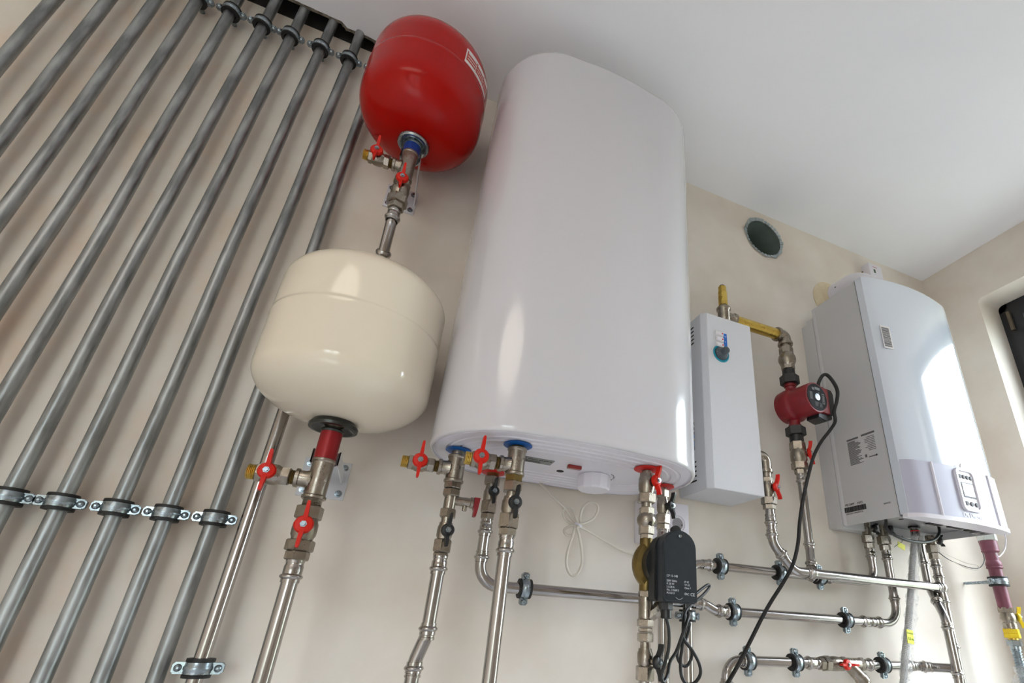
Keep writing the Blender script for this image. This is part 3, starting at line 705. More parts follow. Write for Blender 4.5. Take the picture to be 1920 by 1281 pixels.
clamp((.297, YB, ZB), 'x', .0117, 'rubber-lined clamp on the middle horizontal pipe, below the looped white cord', .052, ear=.0155, w=.016)
clamp((.826, YB, ZB2), 'x', .0117, 'rubber-lined clamp on the middle horizontal pipe, right of the black pump', .052, ear=.0155, w=.016)
clamp((1.197, YB, ZB2), 'x', .0117, 'rubber-lined clamp at the right end of the middle horizontal pipe', .052, ear=.0155, w=.016)
# c: front left connection
x, y = .197, -.269
washer('blue plastic washer at the front left connection of the water heater', x, y, BLUE, .0265)
t, _ = vstack('pipe_nipple', 'short brass nipple below the front blue washer', 'pipe fitting', x, y, [('thread', 831, 844, .0128, BRASSD, 'nipple')]); del t['z0']
tee('nickel tee below the front blue washer of the water heater', x, y, 841, 893, .0160, .2565, .166)
valve_h('red-handled ball valve pointing left from the tee below the front blue washer', .166, .106, y, .2565, REDP, r=.0165, hx=.60)
valve_v('black-handled ball valve below the front blue washer tee', x, y, [('hex', 892, 905, .0152, BRASSD), ('hex', 904, 923, .0165, NICK), ('neck', 921, 935, .0098, NICK), ('body', 932, 966, .0158, NICK), ('hex', 964, 991, .0172, NICK), ('hex', 991, 1005, .0150, NICK)], 946, (.1, -1, 0), BLKP, .0205, hub=.0122, reach=.0285)
run('stainless_pipe', 'straight polished stainless pipe dropping from the front left heater connection', [(x, y, ZF), (x, y, zat(x, y, 1004))], .0115, fits=[((x, y, zat(x, y, 1034)), (0, 0, 1), .028)], group='stainless pipes')
# d: front right connection with check valve and pump
x, y = .4690, -.265
washer('red plastic washer at the front right connection of the water heater', x, y, REDW, .0265)
valve_v('red-handled ball valve below the front right red washer', x, y, [('neck', 884, 893, .0098, NICK), ('body', 889, 929, .0168, NICK), ('hex', 926, 944, .0165, NICK), ('neck', 943, 954, .0105, NICK)], 905, (.40, -.92, 0), REDP, .0215, hub=.0122, reach=.029)
t, _ = vstack('check_valve', 'bulbous nickel check valve above the black pump', 'valve', x, y, [('hex', 952, 966, .0140, NICK), ('bulb', 962, 990, .0190, NICK), ('hex', 986, 1003, .0142, NICK), ('hex', 1002, 1013, .0115, NICK)], ); del t['z0']
zp0, zp1 = zat(x, y, 1110), zat(x, y, 1010); zpm = (zp0+zp1)/2
t = thing('circulation_pump', 'small circulation pump with brass body and black boxed motor', 'pump', T(x, y, zp0), 'pumps')
BPUMP = t
add(t, 'cyl', 0, zp1-zp0, .0125, BRASSD, 'brass_body')
finish(lathe(bmesh.new(), [(0, -.012), (.036, -.012), (.047, -.006), (.049, .004), (.045, .010), (.030, .014), (0, .014)], 44, frame((.020, .0, zpm-zp0), (0, -1, 0))), 'brass_volute', BRASSD, t)
finish(lathe(bmesh.new(), [(0, .010), (.038, .010), (.038, .030), (0, .030)], 40, frame((.022, 0, zpm-zp0), (0, -1, 0))), 'motor_can', BLKP, t)
def archbox(bm, x0, x1, z0, zt, y0, y1, rc=.010, n=14):
    pts = []; w = (x1-x0)/2; cx_ = (x0+x1)/2; zc = zt-w*.9
    for k in range(n+1): a = PI*k/n; pts.append((cx_+w*math.cos(a), zc+w*.9*math.sin(a)))
    for k in range(5): a = PI+PI/2*k/4; pts.append((x0+rc+rc*math.cos(a), z0+rc+rc*math.sin(a)))
    for k in range(5): a = 1.5*PI+PI/2*k/4; pts.append((x1-rc+rc*math.cos(a), z0+rc+rc*math.sin(a)))
    extrude_poly(bm, pts, y0, y1); bmesh.ops.remove_doubles(bm, verts=bm.verts, dist=1e-5)
    return bm
bx0, bx1, bz0, bz1 = .4645-x, .5345-x, .0425-zp0, .167-zp0
YFb = -.3375-y
bm = archbox(bmesh.new(), bx0-.004, bx1-.004, bz0+.002, bz1-.004, YFb+.022, -.026, .006); bmesh.ops.bevel(bm, geom=[e for e in bm.edges if abs(e.verts[0].co.y-e.verts[1].co.y) < 1e-6 and e.verts[0].co.y < YFb+.03], offset=.003, segments=2, affect='EDGES'); finish(bm, 'rear_housing', BLKP, t)
bm = archbox(bmesh.new(), bx0, bx1, bz0, bz1, YFb, YFb+.024, .008); bmesh.ops.bevel(bm, geom=[e for e in bm.edges if abs(e.verts[0].co.y-e.verts[1].co.y) < 1e-6 and e.verts[0].co.y < YFb+.01], offset=.003, segments=3, affect='EDGES'); face_ = finish(bm, 'front_cover', PUMPB, t)
finish(lathe(bmesh.new(), [(0, 0), (.0035, 0), (.003, .0015), (.0015, .001), (0, .001)], 16, frame(((bx0+bx1)/2, YFb, bz1-.011), (0, -1, 0))), 'cover_screw', ZINC, t)
bm = bmesh.new(); archbox(bm, (bx0+bx1)/2-.010, (bx0+bx1)/2+.010, bz1-.012, bz1+.010, YFb+.012, YFb+.018, .002); finish(bm, 'hanging_tab', BLKP, t)
add(t, 'hex', bz0-.012, bz0+.001, .0115, BLKP, 'cable_gland', T((bx0+.020), YFb+.026, 0)); add(t, 'cyl', bz0-.026, bz0-.011, .0095, BLKP, 'gland_nut', T((bx0+.020), YFb+.026, 0))
tx = bx0+.006; ty = YFb-.0003; s_ = .0052
for txt, dz in (('CP 15-14B', .0415), ('230V 50Hz', .0335), ('P: 28 W', .0285), ('I: 0.28 A', .0235), ('No. 1156813', .0185), ('PU:2213', .0135)):
    text(t, txt, s_ if dz > .04 else .0046, MF(tx, ty, bz0+dz), INKW)
for txt, dz in (('IP 42', .0335), ('TP 65', .0285), ('Class F', .0235)): text(t, txt, .0046, MF(tx+.036, ty, bz0+dz), INKW)
text(t, 'EAC', .0052, MF(tx+.036, ty, bz0+.0135), INKW, 'conformity_marks'); text(t, 'CE', .0075, MF(tx+.048, ty, bz0+.0125), INKW, 'conformity_marks')
finish(sweep(bmesh.new(), [Vector((tx+.018+.014*k/10, ty, bz0+.0085-.003*math.sin(PI*k/10))) for k in range(11)], .0003, 6), 'printed_arc', INKW, t)
# strainer and lower valve
t, z0 = vstack('pipe_strainer', 'nickel strainer with angled capped leg below the black pump', 'pipe fitting', x, y, [('hex', 1108, 1121, .0130, NICK), ('cyl', 1119, 1162, .0130, NICK, 'strainer_body'), ('hex', 1161, 1176, .0142, NICK), ('hex', 1177, 1186, .0120, NICK)])
zz = zat(x, y, 1153)-z0
finish(lathe(bmesh.new(), [(0, 0), (.0115, 0), (.0120, .022), (.0140, .024), (.0140, .038), (0, .038)], 8, frame((.004, -.002, zz-.004), (.8, -.25, .62))), 'strainer_leg', NICK, t); del t['z0']
valve_v('black-handled ball valve below the strainer at the bottom edge', x, y, [('hex', 1187, 1204, .0135, NICK), ('neck', 1202, 1219, .0092, NICK), ('body', 1216, 1251, .0140, NICK), ('hex', 1249, 1277, .0150, NICK)], 1240, (.58, -.81, 0), BLKP, .0215, hub=.0118, reach=.029)
run('stainless_pipe', 'stainless pipe continuing to the floor below the pump line', [(x, y, ZF), (x, y, zat(x, y, 1276))], .0113, group='stainless pipes')
# e: rear right connection
x, y = .565, -.164
washer('red plastic washer at the rear right connection of the water heater', x, y, REDW, .0260)
valve_v('black-handled ball valve below the rear right red washer, beside the socket', x, y, [('neck', 914, 922, .0095, NICK), ('hex', 919, 934, .0125, NICK), ('body', 932, 966, .0135, NICK), ('hex', 964, 983, .0145, NICK), ('hex', 983, 994, .0130, NICK)], 951, (.40, -.92, 0), BLKP, .0200, hub=.0118, reach=.029)
run('stainless_pipe', 'stainless pipe passing straight down behind the black pump', [(x, y, ZF), (x, y, zat(x, y, 993))], .0115, fits=[((x, y, zat(x, y, 1012)), (0, 0, 1), .022)], group='stainless pipes')

# ------------------------------------------------------------------ upper horizontal pipe A
YA, ZA = -.050, .151
run('stainless_pipe', 'stainless pipe, highest horizontal, from behind the black pump to the leftmost boiler valve', [(.697, YA, ZF), (.697, YA, ZA), (1.338, YA, ZA), (1.338, YA, .262)], .0110, fr=.042,
    fits=[((.765, YA, ZA), (-1, 0, 0), .022), ((1.095, YA, ZA), (1, 0, 0), .02), ((1.160, YA, ZA), (-1, 0, 0), .02), ((1.338, YA, zat(1.338, YA, 1044)), (0, 0, 1), .022)], group='stainless pipes')
clamp((.797, YA, ZA), 'x', .0114, 'rubber-lined clamp on the upper rear pipe, nearest the black pump', .05, ear=.0155, w=.016)
clamp((.985, YA, ZA), 'x', .0114, 'rubber-lined clamp on the upper rear pipe, where the bent pipe crosses it', .05, ear=.0155, w=.016)
clamp((1.124, YA, ZA), 'x', .0114, 'rubber-lined clamp on the upper rear pipe, below the left edge of the boiler', .05, ear=.0155, w=.016)
clamp((.697, YA, .031), 'z', .0114, 'rubber-lined clamp on the upright pipe just below the black pump', .05, ear=.0155, w=.016)

# ------------------------------------------------------------------ electric heater
EX0, EX1, EY, EZ0, EZ1 = .712, .880, -.140, .322, .836
te = thing('electric_heater', 'slim white electric boiler box with a teal ringed dial', 'heater', T(EX0, 0, EZ0))
w, h = EX1-EX0, EZ1-EZ0
bm = bmesh.new()
poly = [(0, -.002), (0, EY+.014), (.012, EY), (w, EY), (w, -.002)]
a = [bm.verts.new((p[0], p[1], 0)) for p in poly]; b = [bm.verts.new((p[0], p[1], h)) for p in poly]
bm.faces.new(a[::-1]); bm.faces.new(b)
for i in range(5): bm.faces.new((a[i], a[(i+1) % 5], b[(i+1) % 5], b[i]))
bmesh.ops.bevel(bm, geom=bm.edges[:], offset=.0012, segments=2, affect='EDGES'); finish(bm, 'heater_case', SHEET, te)
def slot(parent, y, z, ln=.030, sl=.35, X=0):
    M = T(X-.0004, y, z) @ Matrix.Rotation(sl, 4, 'X')
    bm = bmesh.new()
    pts = [(ln/2*0+.5*ln-.0022+.0022*math.cos(a), .0022*math.sin(a)) for a in [-PI/2+PI*k/6 for k in range(7)]]+[(-.5*ln+.0022+.0022*math.cos(a), .0022*math.sin(a)) for a in [PI/2+PI*k/6 for k in range(7)]]
    v0 = [bm.verts.new(M @ Vector((0, p[0], p[1]))) for p in pts]; v1 = [bm.verts.new(M @ Vector((.0016, p[0], p[1]))) for p in pts]
    bm.faces.new(v0); bm.faces.new(v1[::-1])
    for i in range(len(pts)): bm.faces.new((v0[i], v1[i], v1[(i+1) % len(pts)], v0[(i+1) % len(pts)]))
    return finish(bm, 'vent_slot', DARK, parent)
for k in range(5): slot(te, -.075, .809-.013*k*1.0-EZ0, .036, .0); 
for k in range(5): slot(te, -.070, .402-.0125*k-EZ0, .030, .0)
bm = B(-.0006, .002, -.080, -.045, .435-EZ0, .515-EZ0); op = finish(bm, 'cable_opening', DARK, te)
bm = bmesh.new()
for k, (zz, m_) in enumerate(((.500, LABW), (.487, LABW))): box(bm, -.001, .0005, -.080, -.048, zz-EZ0, zz+.004-EZ0)
finish(bm, 'white_wires', LABW, op)
finish(B(-.001, .0005, -.080, -.060, .445-EZ0, .478-EZ0), 'blue_wire', LBLUE, op)
finish(B(-.0014, .0005, -.080, -.060, .463-EZ0, .467-EZ0), 'yellow_wire', YELP, op)
cxk, czk = .7685-EX0, .712-EZ0
finish(lathe(bmesh.new(), [(0, -.001), (.0270, -.001), (.0270, .0005), (.0255, .0022), (.0225, .0026), (.0205, .0008), (0, .0008)], 44, frame((cxk, EY, czk), (0, -1, 0))), 'dial_ring', TEAL, te)
kb = finish(lathe(bmesh.new(), [(0, .0005), (.0205, .0005), (.0200, .004), (.0140, .011), (.0115, .013), (.0100, .026), (.0080, .028), (0, .0285)], 44, frame((cxk, EY, czk), (0, -1, 0))), 'rotary_knob', GREYK, te)
finish(B(cxk-.018, cxk-.013, EY-.0075, EY-.004, czk-.0006, czk+.0006), 'knob_pointer', LABW, kb)
for k in range(3):
    zz = .776-.0185*k-EZ0; x0 = .7515-EX0
    s = finish(B(x0, x0+.027, EY-.0035, EY+.0005, zz-.0065, zz+.0065, bev=.001), 'rocker_switch', LABW, te)
    finish(B(x0+.003, x0+.0255, EY-.0050, EY-.003, zz-.0045, zz+.0045, bev=.0008), 'switch_rocker', WHITEP, s)
    finish(lathe(bmesh.new(), [(0, 0), (.0024, 0), (.002, .0012), (0, .0014)], 14, frame((x0+.0215, EY-.005, zz), (0, -1, 0))), 'indicator', REDW, s)
s = finish(B(.7795-EX0, .7915-EX0, EY-.0006, EY+.0005, .727-EZ0, .782-EZ0), 'blue_label', LBLUE, te)
for k, ch in enumerate(('W', 'V', 'W')): text(s, ch, .0055, MF(.7835-EX0, EY-.0008, .770-.0175*k-EZ0), INKW)

# fittings at the top and right of the electric heater
xg, yg = 1.056, -.095
xt = .822
zt_ = .877
t = thing('tee_fitting', 'nickel tee standing on top of the electric boiler box', 'pipe fitting', T(xt, yg, EZ1), 'nickel tees')
finish(lathe(bmesh.new(), [(0, 0), (.016, 0), (.016, .012), (.0185, .016), (.0185, .062), (.0215, .066), (.0215, .072), (.0195, .075), (0, .075)], 32), 'tee_body', NICK, t)
finish(lathe(bmesh.new(), [(0, 0), (.0185, .01), (.0185, .030), (.0215, .033), (.0215, .040), (0, .040)], 32, frame((0, 0, zt_-EZ1), (1, 0, 0))), 'tee_branch', NICK, t)
t = thing('air_vent', 'brass air vent with a black cap above the electric boiler box', 'air vent', T(xt, yg, EZ1+.075))
add(t, 'hex', 0, .008, .0150, BRASSD); add(t, 'cyl', .008, .058, .0140, BRASS, 'vent_body'); add(t, 'cyl', .058, .078, .0125, BRASS, 'vent_top'); add(t, 'cyl', .078, .084, .0085, BLKP, 'black_cap')
t = thing('brass_pipe', 'thick brass pipe between the electric boiler and the elbow above the red pump', 'pipe', frame((xt+.040, yg, zt_), (1, 0, 0)))
Lb = xg-xt-.040-.030; add(t, 'cyl', 0, Lb, .0172, BRASS, 'tube'); add(t, 'thread', -.004, .010, .0165, BRASSD)
t = thing('elbow_fitting', 'nickel elbow above the check valve of the red pump', 'pipe fitting', T(xg-.030, yg, zt_))
finish(sweep(bmesh.new(), fillet_path([(0, 0, 0), (.030, 0, 0), (.030, 0, -.032)], .020), .0195, 28), 'elbow_body', NICK, t)
finish(lathe(bmesh.new(), [(0, -.004), (.0225, -.004), (.0235, 0), (.0225, .006), (.0195, .007)], 32, frame((0, 0, 0), (1, 0, 0))), 'collar', NICK, t)
finish(lathe(bmesh.new(), [(0, -.004), (.0225, -.004), (.0235, 0), (.0225, .006), (.0195, .007)], 32, frame((.030, 0, -.030), (0, 0, 1))), 'collar', NICK, t)
x, y = xg, yg
t, _ = vstack('check_valve', 'bulbous nickel check valve above the red pump', 'valve', x, y, [('neck', 648, 656, .0160, NICK), ('hex', 653, 665, .0195, NICK), ('bulb', 662, 688, .0265, NICK), ('hex', 684, 694, .0185, NICK), ('thread', 693, 698, .0160, NICK)]); del t['z0']
# red pump
zp = .632
t = thing('circulation_pump', 'red circulation pump with black unions and a black face plate', 'pump', T(x, y, zp), 'pumps')
RPUMP = t
def za(row): return zat(x, y, row)-zp
add(t, 'cyl', za(708), za(695), .0190, BLKP, 'union_tail'); add(t, 'hex', za(722), za(706), .0262, BLKP, 'union_nut')
add(t, 'cyl', za(727), za(720), .0180, PUMPR, 'pump_flange')
add(t, 'hex', za(818), za(802), .0262, BLKP, 'union_nut'); add(t, 'cyl', za(831), za(816), .0200, BLKP, 'union_tail')
add(t, 'cyl', za(804), za(797), .0180, PUMPR, 'pump_flange')
bm = bmesh.new(); sweep(bm, [(0, 0, za(727)), (0, 0, za(740)), (0, 0, za(760)), (0, 0, 0), (0, 0, za(780)), (0, 0, za(798))], lambda i, f: (.0155, .0145, .020, .028, .020, .0150)[i], 24); finish(bm, 'pump_neck', PUMPR, t)
Mp = frame((0, 0, 0), (.10, -1, -.03))
finish(lathe(bmesh.new(), [(0, -.032), (.040, -.032), (.050, -.026), (.052, -.012), (.053, .012), (.050, .018), (.0475, .022), (.0465, .030), (.0465, .082), (.045, .086), (.041, .0865), (0, .0865)], 44, Mp), 'pump_body', PUMPR, t)
for k in range(4):
    a = PI/4+PI/2*k; finish(lathe(bmesh.new(), [(0, .014), (.0065, .014), (.0065, .022), (.004, .023), (0, .021)], 6, Mp @ T(.043*math.cos(a), .043*math.sin(a), 0)), 'flange_bolt', PUMPR, t)
fp = finish(lathe(bmesh.new(), [(0, .0865), (.0410, .0865), (.0410, .0875), (0, .0875)], 44, Mp), 'face_plate', mat('face_plate_black', (30, 31, 33), .6, rgb2=(34, 35, 37), scale=10, spec=.2), t)
finish(lathe(bmesh.new(), [(0, .0875), (.0105, .0875), (.0100, .0895), (0, .0895)], 28, Mp), 'vent_screw', ZINC, fp)
MpT = Mp @ T(0, 0, .1058) @ Matrix.Rotation(PI, 4, 'Z')
bm = bmesh.new(); box(bm, -.0008, .0008, -.008, .008, .0895, .0898, Mp @ Matrix.Rotation(.7, 4, 'Z')); finish(bm, 'screw_slot', INK, fp)
def plate_marks():
    bm = bmesh.new(); q = Mp @ T(0, 0, .0875)
    ux = (Mp.to_3x3() @ Vector((1, 0, 0))); sgn = 1 if ux.x > 0 else -1
    def bb(x0, x1, z0, z1): 
        x0, x1, z0, z1 = x0*1.15, x1*1.15, z0*1.15, z1*1.15
        z_up = (Mp.to_3x3() @ Vector((0, 1, 0))).z; s2 = 1 if z_up > 0 else -1
        box(bm, *sorted((sgn*x0, sgn*x1)), *sorted((s2*z0, s2*z1)), 0, .0004, q)
    bb(-.006, .012, .020, .027); bb(-.017, -.008, .017, .024); bb(.005, .009, .010, .014)
    for k in range(6): bb(-.026+k*.0017, -.0252+k*.0017, -.010, .010)
    for k in range(5): bb(-.010, .004-k*.001, -.015-k*.0025, -.0142-k*.0025)
    bb(.0185, .0195, -.014, .014); bb(.0255, .0265, -.012, .012); bb(.0185, .0265, .012, .014); bb(.0185, .0265, -.014, -.012); bb(.0215, .0235, -.009, .009)
    for k in range(4): bb(.007, .016, -.016-k*.0028, -.015-k*.0028)
    return bm
finish(plate_marks(), 'plate_print', INKG2, fp)
ux = (Mp.to_3x3() @ Vector((1, 0, 0))); sg = 1 if ux.x > 0 else -1; uz = 1 if (Mp.to_3x3() @ Vector((0, 1, 0))).z > 0 else -1
bm = bmesh.new(); box(bm, *sorted((sg*.024, sg*.054)), -.040, .040, .040, .0855, Mp, bev=.003); finish(bm, 'red_terminal_base', PUMPR, t)
bm = bmesh.new(); pts = [(.053, -.042), (.072, -.038), (.080, -.026), (.080, .030), (.072, .042), (.053, .043)]
Mq = Mp @ Matrix(((sg, 0, 0, 0), (0, 0, uz, 0), (0, 1, 0, 0), (0, 0, 0, 1)))
extrude_poly(bm, pts, .036, .083, Mq); bmesh.ops.bevel(bm, geom=bm.edges[:], offset=.002, segments=2, affect='EDGES'); finish(bm, 'terminal_box', BLKP, t)
bm = bmesh.new(); extrude_poly(bm, [(.008, -.056), (.042, -.062), (.070, -.050), (.070, -.036), (.012, -.036)], .036, .078, Mq); bmesh.ops.bevel(bm, geom=bm.edges[:], offset=.002, segments=2, affect='EDGES'); finish(bm, 'lower_cover', BLKP, t)
gl = Mq @ Vector((.058, .060, .043))
add(t, 'cyl', 0, .012, .0075, BLKP, 'cable_gland', T(*gl))
glw = Vector((x, y, zp))+gl
valve_v('red-handled ball valve below the red pump', x, y, [('hex', 830, 846, .0205, NICK), ('body', 843, 871, .0235, NICK), ('hex', 868, 881, .0210, NICK), ('hex', 881, 890, .0150, NICK)], 850, (.74, -.67, 0), REDP, .0265, hub=.0130, reach=.035)
run('stainless_pipe', 'upright stainless pipe from the red pump valve down to the front pipe', [(x, y, zat(x, y, 889)), (x, y, .220), (1.040, y-.014, .165)], .0112, fr=.03,
    fits=[((x, y, zat(x, y, 903)), (0, 0, 1), .024), ((x, y, zat(x, y, 1020)), (0, 0, -1), .012), ((1.043, y-.012, .176), (-.3, -.2, -1), .010)], group='stainless pipes')

# f: from the lower right of the electric heater
xf, yf = .911, -.118
t = thing('elbow_fitting', 'nickel elbow leaving the lower right side of the electric boiler box', 'pipe fitting', T(EX1, yf, .440))
finish(sweep(bmesh.new(), fillet_path([(-.004, 0, 0), (.031, 0, 0), (.031, 0, zat(xf, yf, 885)-.440)], .022), .0150, 28), 'elbow_body', NICK, t)
finish(lathe(bmesh.new(), [(0, -.003), (.0175, -.003), (.0180, 0), (.0175, .005), (.015, .006)], 28, T(.031, 0, zat(xf, yf, 885)-.440)), 'collar', NICK, t)
valve_v('red-handled ball valve below the right side of the electric boiler box', xf, yf, [('neck', 884, 899, .0125, NICK), ('hex', 896, 905, .0145, NICK), ('body', 903, 935, .0165, NICK), ('hex', 933, 947, .0182, NICK), ('hex', 947, 956, .0150, NICK)], 916, (.40, -.92, 0), REDP, .0210, hub=.0125, reach=.033)
ZFp = .1490; xe = 1.519
run('stainless_pipe', 'front stainless pipe bending from the electric boiler valve and running right to the tee', [(xf, yf, zat(xf, yf, 955)), (xf, yf, .212), (.972, yf, ZFp), (xe, yf, ZFp)], .0118, fr=.045,
    fits=[((xf, yf, zat(xf, yf, 981)), (0, 0, 1), .022), ((xf, yf, zat(xf, yf, 1004)), (0, 0, 1), .014), ((.935, yf, .188), (.7, 0, -.72), .012), ((1.020, yf, ZFp), (1, 0, 0), .018), ((1.505, yf, ZFp), (1, 0, 0), .016)], group='stainless pipes')

# ------------------------------------------------------------------ lower horizontal pipe C
YC_, ZC_ = -.056, -.0595
run('stainless_pipe', 'lowest horizontal stainless pipe, its left end curving down like a hook', [(.795, YC_, ZF), (.795, YC_, ZC_), (1.085, YC_, ZC_)], .0115, fr=.040,
    fits=[((.795, YC_, -.105), (0, 0, -1), .014), ((.845, YC_, ZC_), (1, 0, 0), .016), ((1.045, YC_, ZC_), (1, 0, 0), .030)], group='stainless pipes')
clamp((.850+.008, YC_, ZC_), 'x', .0119, 'rubber-lined clamp on the lowest pipe, at its hooked left end', .056, ear=.0155, w=.016)
clamp((1.003, YC_, ZC_), 'x', .0119, 'rubber-lined clamp on the lowest pipe, left of the valve with a red handle', .056, ear=.0155, w=.016)
Mx = frame((1.080, YC_, ZC_), (1, 0, 0), (0, 1, 0)); R = Mx.to_3x3().inverted()
t = thing('ball_valve', 'red-handled ball valve lying on the lowest horizontal pipe', 'valve', Mx, 'ball valves')
add(t, 'hex', 0, .014, .0150, NICK); add(t, 'hex', .015, .032, .0175, NICK); add(t, 'body', .030, .075, .0175, NICK); add(t, 'hex', .073, .088, .0165, NICK)
handle(t, .066, .005, .0225, R @ Vector((.15, -1, 0)), REDP, R @ Vector((1, 0, 0)), .0130, .034)
t = thing('pipe_strainer', 'nickel strainer with an angled leg right of the lowest valve', 'pipe fitting', frame((1.168, YC_, ZC_), (1, 0, 0), (0, 1, 0)))
add(t, 'cyl', 0, .050, .0150, NICK, 'strainer_body'); add(t, 'hex', .048, .062, .0160, NICK)
finish(lathe(bmesh.new(), [(0, 0), (.0150, 0), (.0160, .042), (.0180, .046), (.0180, .056), (.011, .060), (.011, .068), (0, .068)], 24, frame((0, 0, .012), Mx.to_3x3().inverted() @ Vector((.72, -.1, -.68)))), 'strainer_leg', NICK, t)
run('stainless_pipe', 'short stainless pipe joining the lowest strainer to the upright pipe at the far right', [(1.228, YC_, ZC_), (1.430, YC_, ZC_), (xe, yf+.010, ZC_)], .0115, fr=.05,
    fits=[((1.258, YC_, ZC_), (-1, 0, 0), .024), ((1.405, YC_, ZC_), (1, 0, 0), .024), ((1.450, YC_-.012, ZC_), (1, -.6, 0), .02)], group='stainless pipes')
clamp((1.305, YC_, ZC_), 'x', .0119, 'rubber-lined clamp on the lowest pipe, right of the strainer', .056, ear=.0155, w=.016)

# ------------------------------------------------------------------ gas boiler
BX0, BX1, BYF, BZ0, BZ1 = 1.236, 1.642, -.262, .301, 1.062
tb = thing('gas_boiler', 'large white wall boiler with glossy curved front and grey control panel', 'boiler', T(BX0, 0, BZ0))
w, h = BX1-BX0, BZ1-BZ0
bm = bmesh.new()
# side profile with steps near the wall, open underside
def wall_sheet(bm, prof_, z0, z1, th=.0):
    pass
# rear frame
box(bm, .004, w-.004, -.030, -.001, 0, h-.045); box(bm, .0, w, -.055, -.030, -.004, h-.035)
finish(bm, 'rear_frame', BOILS, tb)
bm = bmesh.new()
def slab(p, z0, z1):
    a = [bm.verts.new((q[0], q[1], z0)) for q in p]; b = [bm.verts.new((q[0], q[1], z1)) for q in p]
    bm.faces.new(a[::-1]); bm.faces.new(b)
    for i in range(len(p)): bm.faces.new((a[i], a[(i+1) % len(p)], b[(i+1) % len(p)], b[i]))
ys = BYF+.024
slab([(.004, -.055), (.004, ys), (.0055, ys), (.0055, -.055)], .0, h)         # left skin
slab([(w-.0055, -.055), (w-.0055, ys), (w-.004, ys), (w-.004, -.055)], .0, h)
slab([(.0055, -.055), (.0055, ys), (w-.0055, ys), (w-.0055, -.055)], h-.002, h)
for o_ in (.0035,):
    slab([(.001, -.057), (.001, -.064), (.004, -.068), (.004, -.055)], .0, h-.004)   # pressed rib
finish(bm, 'side_casing', BOILS, tb)
# underside tray, recessed, with cut-outs
bm = bmesh.new()
box(bm, .0055, w-.0055, -.235, -.055, .022, .024)
box(bm, .006, w-.006, -.238, -.200, .003, .005); box(bm, .006, w-.006, -.202, -.200, .004, .022)
box(bm, .006, .060, -.240, -.195, .0, .003); box(bm, w-.060, w-.006, -.240, -.195, .0, .003)
finish(bm, 'bottom_tray', GREYT, tb)
bm = bmesh.new()
bm.free()
for x0, x1, y0, y1 in ((.14, .19, -.225, -.208), (.22, .28, -.232, -.212), (.30, .33, -.225, -.208)): finish(extrude_poly(bmesh.new(), [(x0, .0), (x1, .0), (x1, .004), (x0, .004)], y0, y1, T(0, 0, .0005)), 'tray_opening', DARK, tb)
for x0 in (.035, w-.035): finish(lathe(bmesh.new(), [(0, -.0005), (.006, -.0005), (.006, .002), (0, .002)], 20, T(x0, -.215, 0)), 'tray_hole', DARK, tb)
# glossy bulged front cover
bm = bmesh.new(); n = 28; bul = .030
def fy(u, lift=0): return BYF-lift-bul*(1-(2*u-1)**2)**1.0*.9 if 0 < u < 1 else BYF-lift
def front_shell(bm, x0, x1, z0, z1, lift, yb, n=28, nz=1, m_top=None):
    rings = []
    for k in range(n+1):
        u = k/n; xx = x0+(x1-x0)*u; U = (xx)/w; U = min(max(U, 0), 1)
        e = min(1, min(u, 1-u)*n/1.5)
        yy = fy(U)-lift*e
        rings.append([bm.verts.new((xx, yy, z0)), bm.verts.new((xx, yy, z1)), bm.verts.new((xx, yb, z1)), bm.verts.new((xx, yb, z0))])
    for a, b in zip(rings, rings[1:]):
        for k in range(4): bm.faces.new((a[k], a[(k+1) % 4], b[(k+1) % 4], b[k]))
    bm.faces.new(rings[0]); bm.faces.new(rings[-1][::-1])
front_shell(bm, .002, w-.002, .145, h+.001, .004, ys-.001)
front_shell(bm, .002, w-.002, .004, .146, -.002, ys-.001)
fr = finish(bm, 'front_cover', BOILF, tb, sharp=30)
bm = bmesh.new(); box(bm, .0012, .003, ys-.0014, ys-.0004, .0, h); finish(bm, 'cover_seam', INKG, tb)
# control panel with a frame, three bands
bm = bmesh.new(); front_shell(bm, .004, w+.004, .002, .150, .012, BYF+.010); pn = finish(bm, 'control_panel', PANEL, tb, sharp=30)
for q0, q1 in ((.084, .094), (.322, .334)): bm = bmesh.new(); front_shell(bm, q0, q1, .004, .1495, .0160, BYF-.006, 6); finish(bm, 'panel_ridge', WHITEP, pn, sharp=30)
bm = bmesh.new(); front_shell(bm, -.002, w+.008, -.006, .005, .014, BYF+.014); finish(bm, 'panel_lip', WHITEP, pn, sharp=30)
cxp = .205; yp = fy(.5)-.012
def rr_poly(x0, x1, z0, z1, r, n=5):
    out = []
    for cx_, cz_, a0 in ((x1-r, z1-r, 0), (x0+r, z1-r, PI/2), (x0+r, z0+r, PI), (x1-r, z0+r, 1.5*PI)):
        for k in range(n): out.append((cx_+r*math.cos(a0+PI/2*k/(n-1)), cz_+r*math.sin(a0+PI/2*k/(n-1))))
    return out
bm = bmesh.new(); o1 = rr_poly(cxp-.040, cxp+.040, .026, .146, .016); o2 = rr_poly(cxp-.031, cxp+.031, .034, .138, .011)
yy0 = yp-.006
va = [bm.verts.new((p[0], yp+.002, p[1])) for p in o1]; vb = [bm.verts.new((p[0]*.98+cxp*.02, yy0, p[1])) for p in o1]; vc = [bm.verts.new((p[0], yy0+.001, p[1])) for p in o2]; vd = [bm.verts.new((p[0], yp+.003, p[1])) for p in o2]
nn = len(o1)
for A_, B_ in ((va, vb), (vb, vc), (vc, vd)):
    for i in range(nn): bm.faces.new((A_[i], A_[(i+1) % nn], B_[(i+1) % nn], B_[i]))
cb = finish(bm, 'control_bezel', WHITEP, pn)
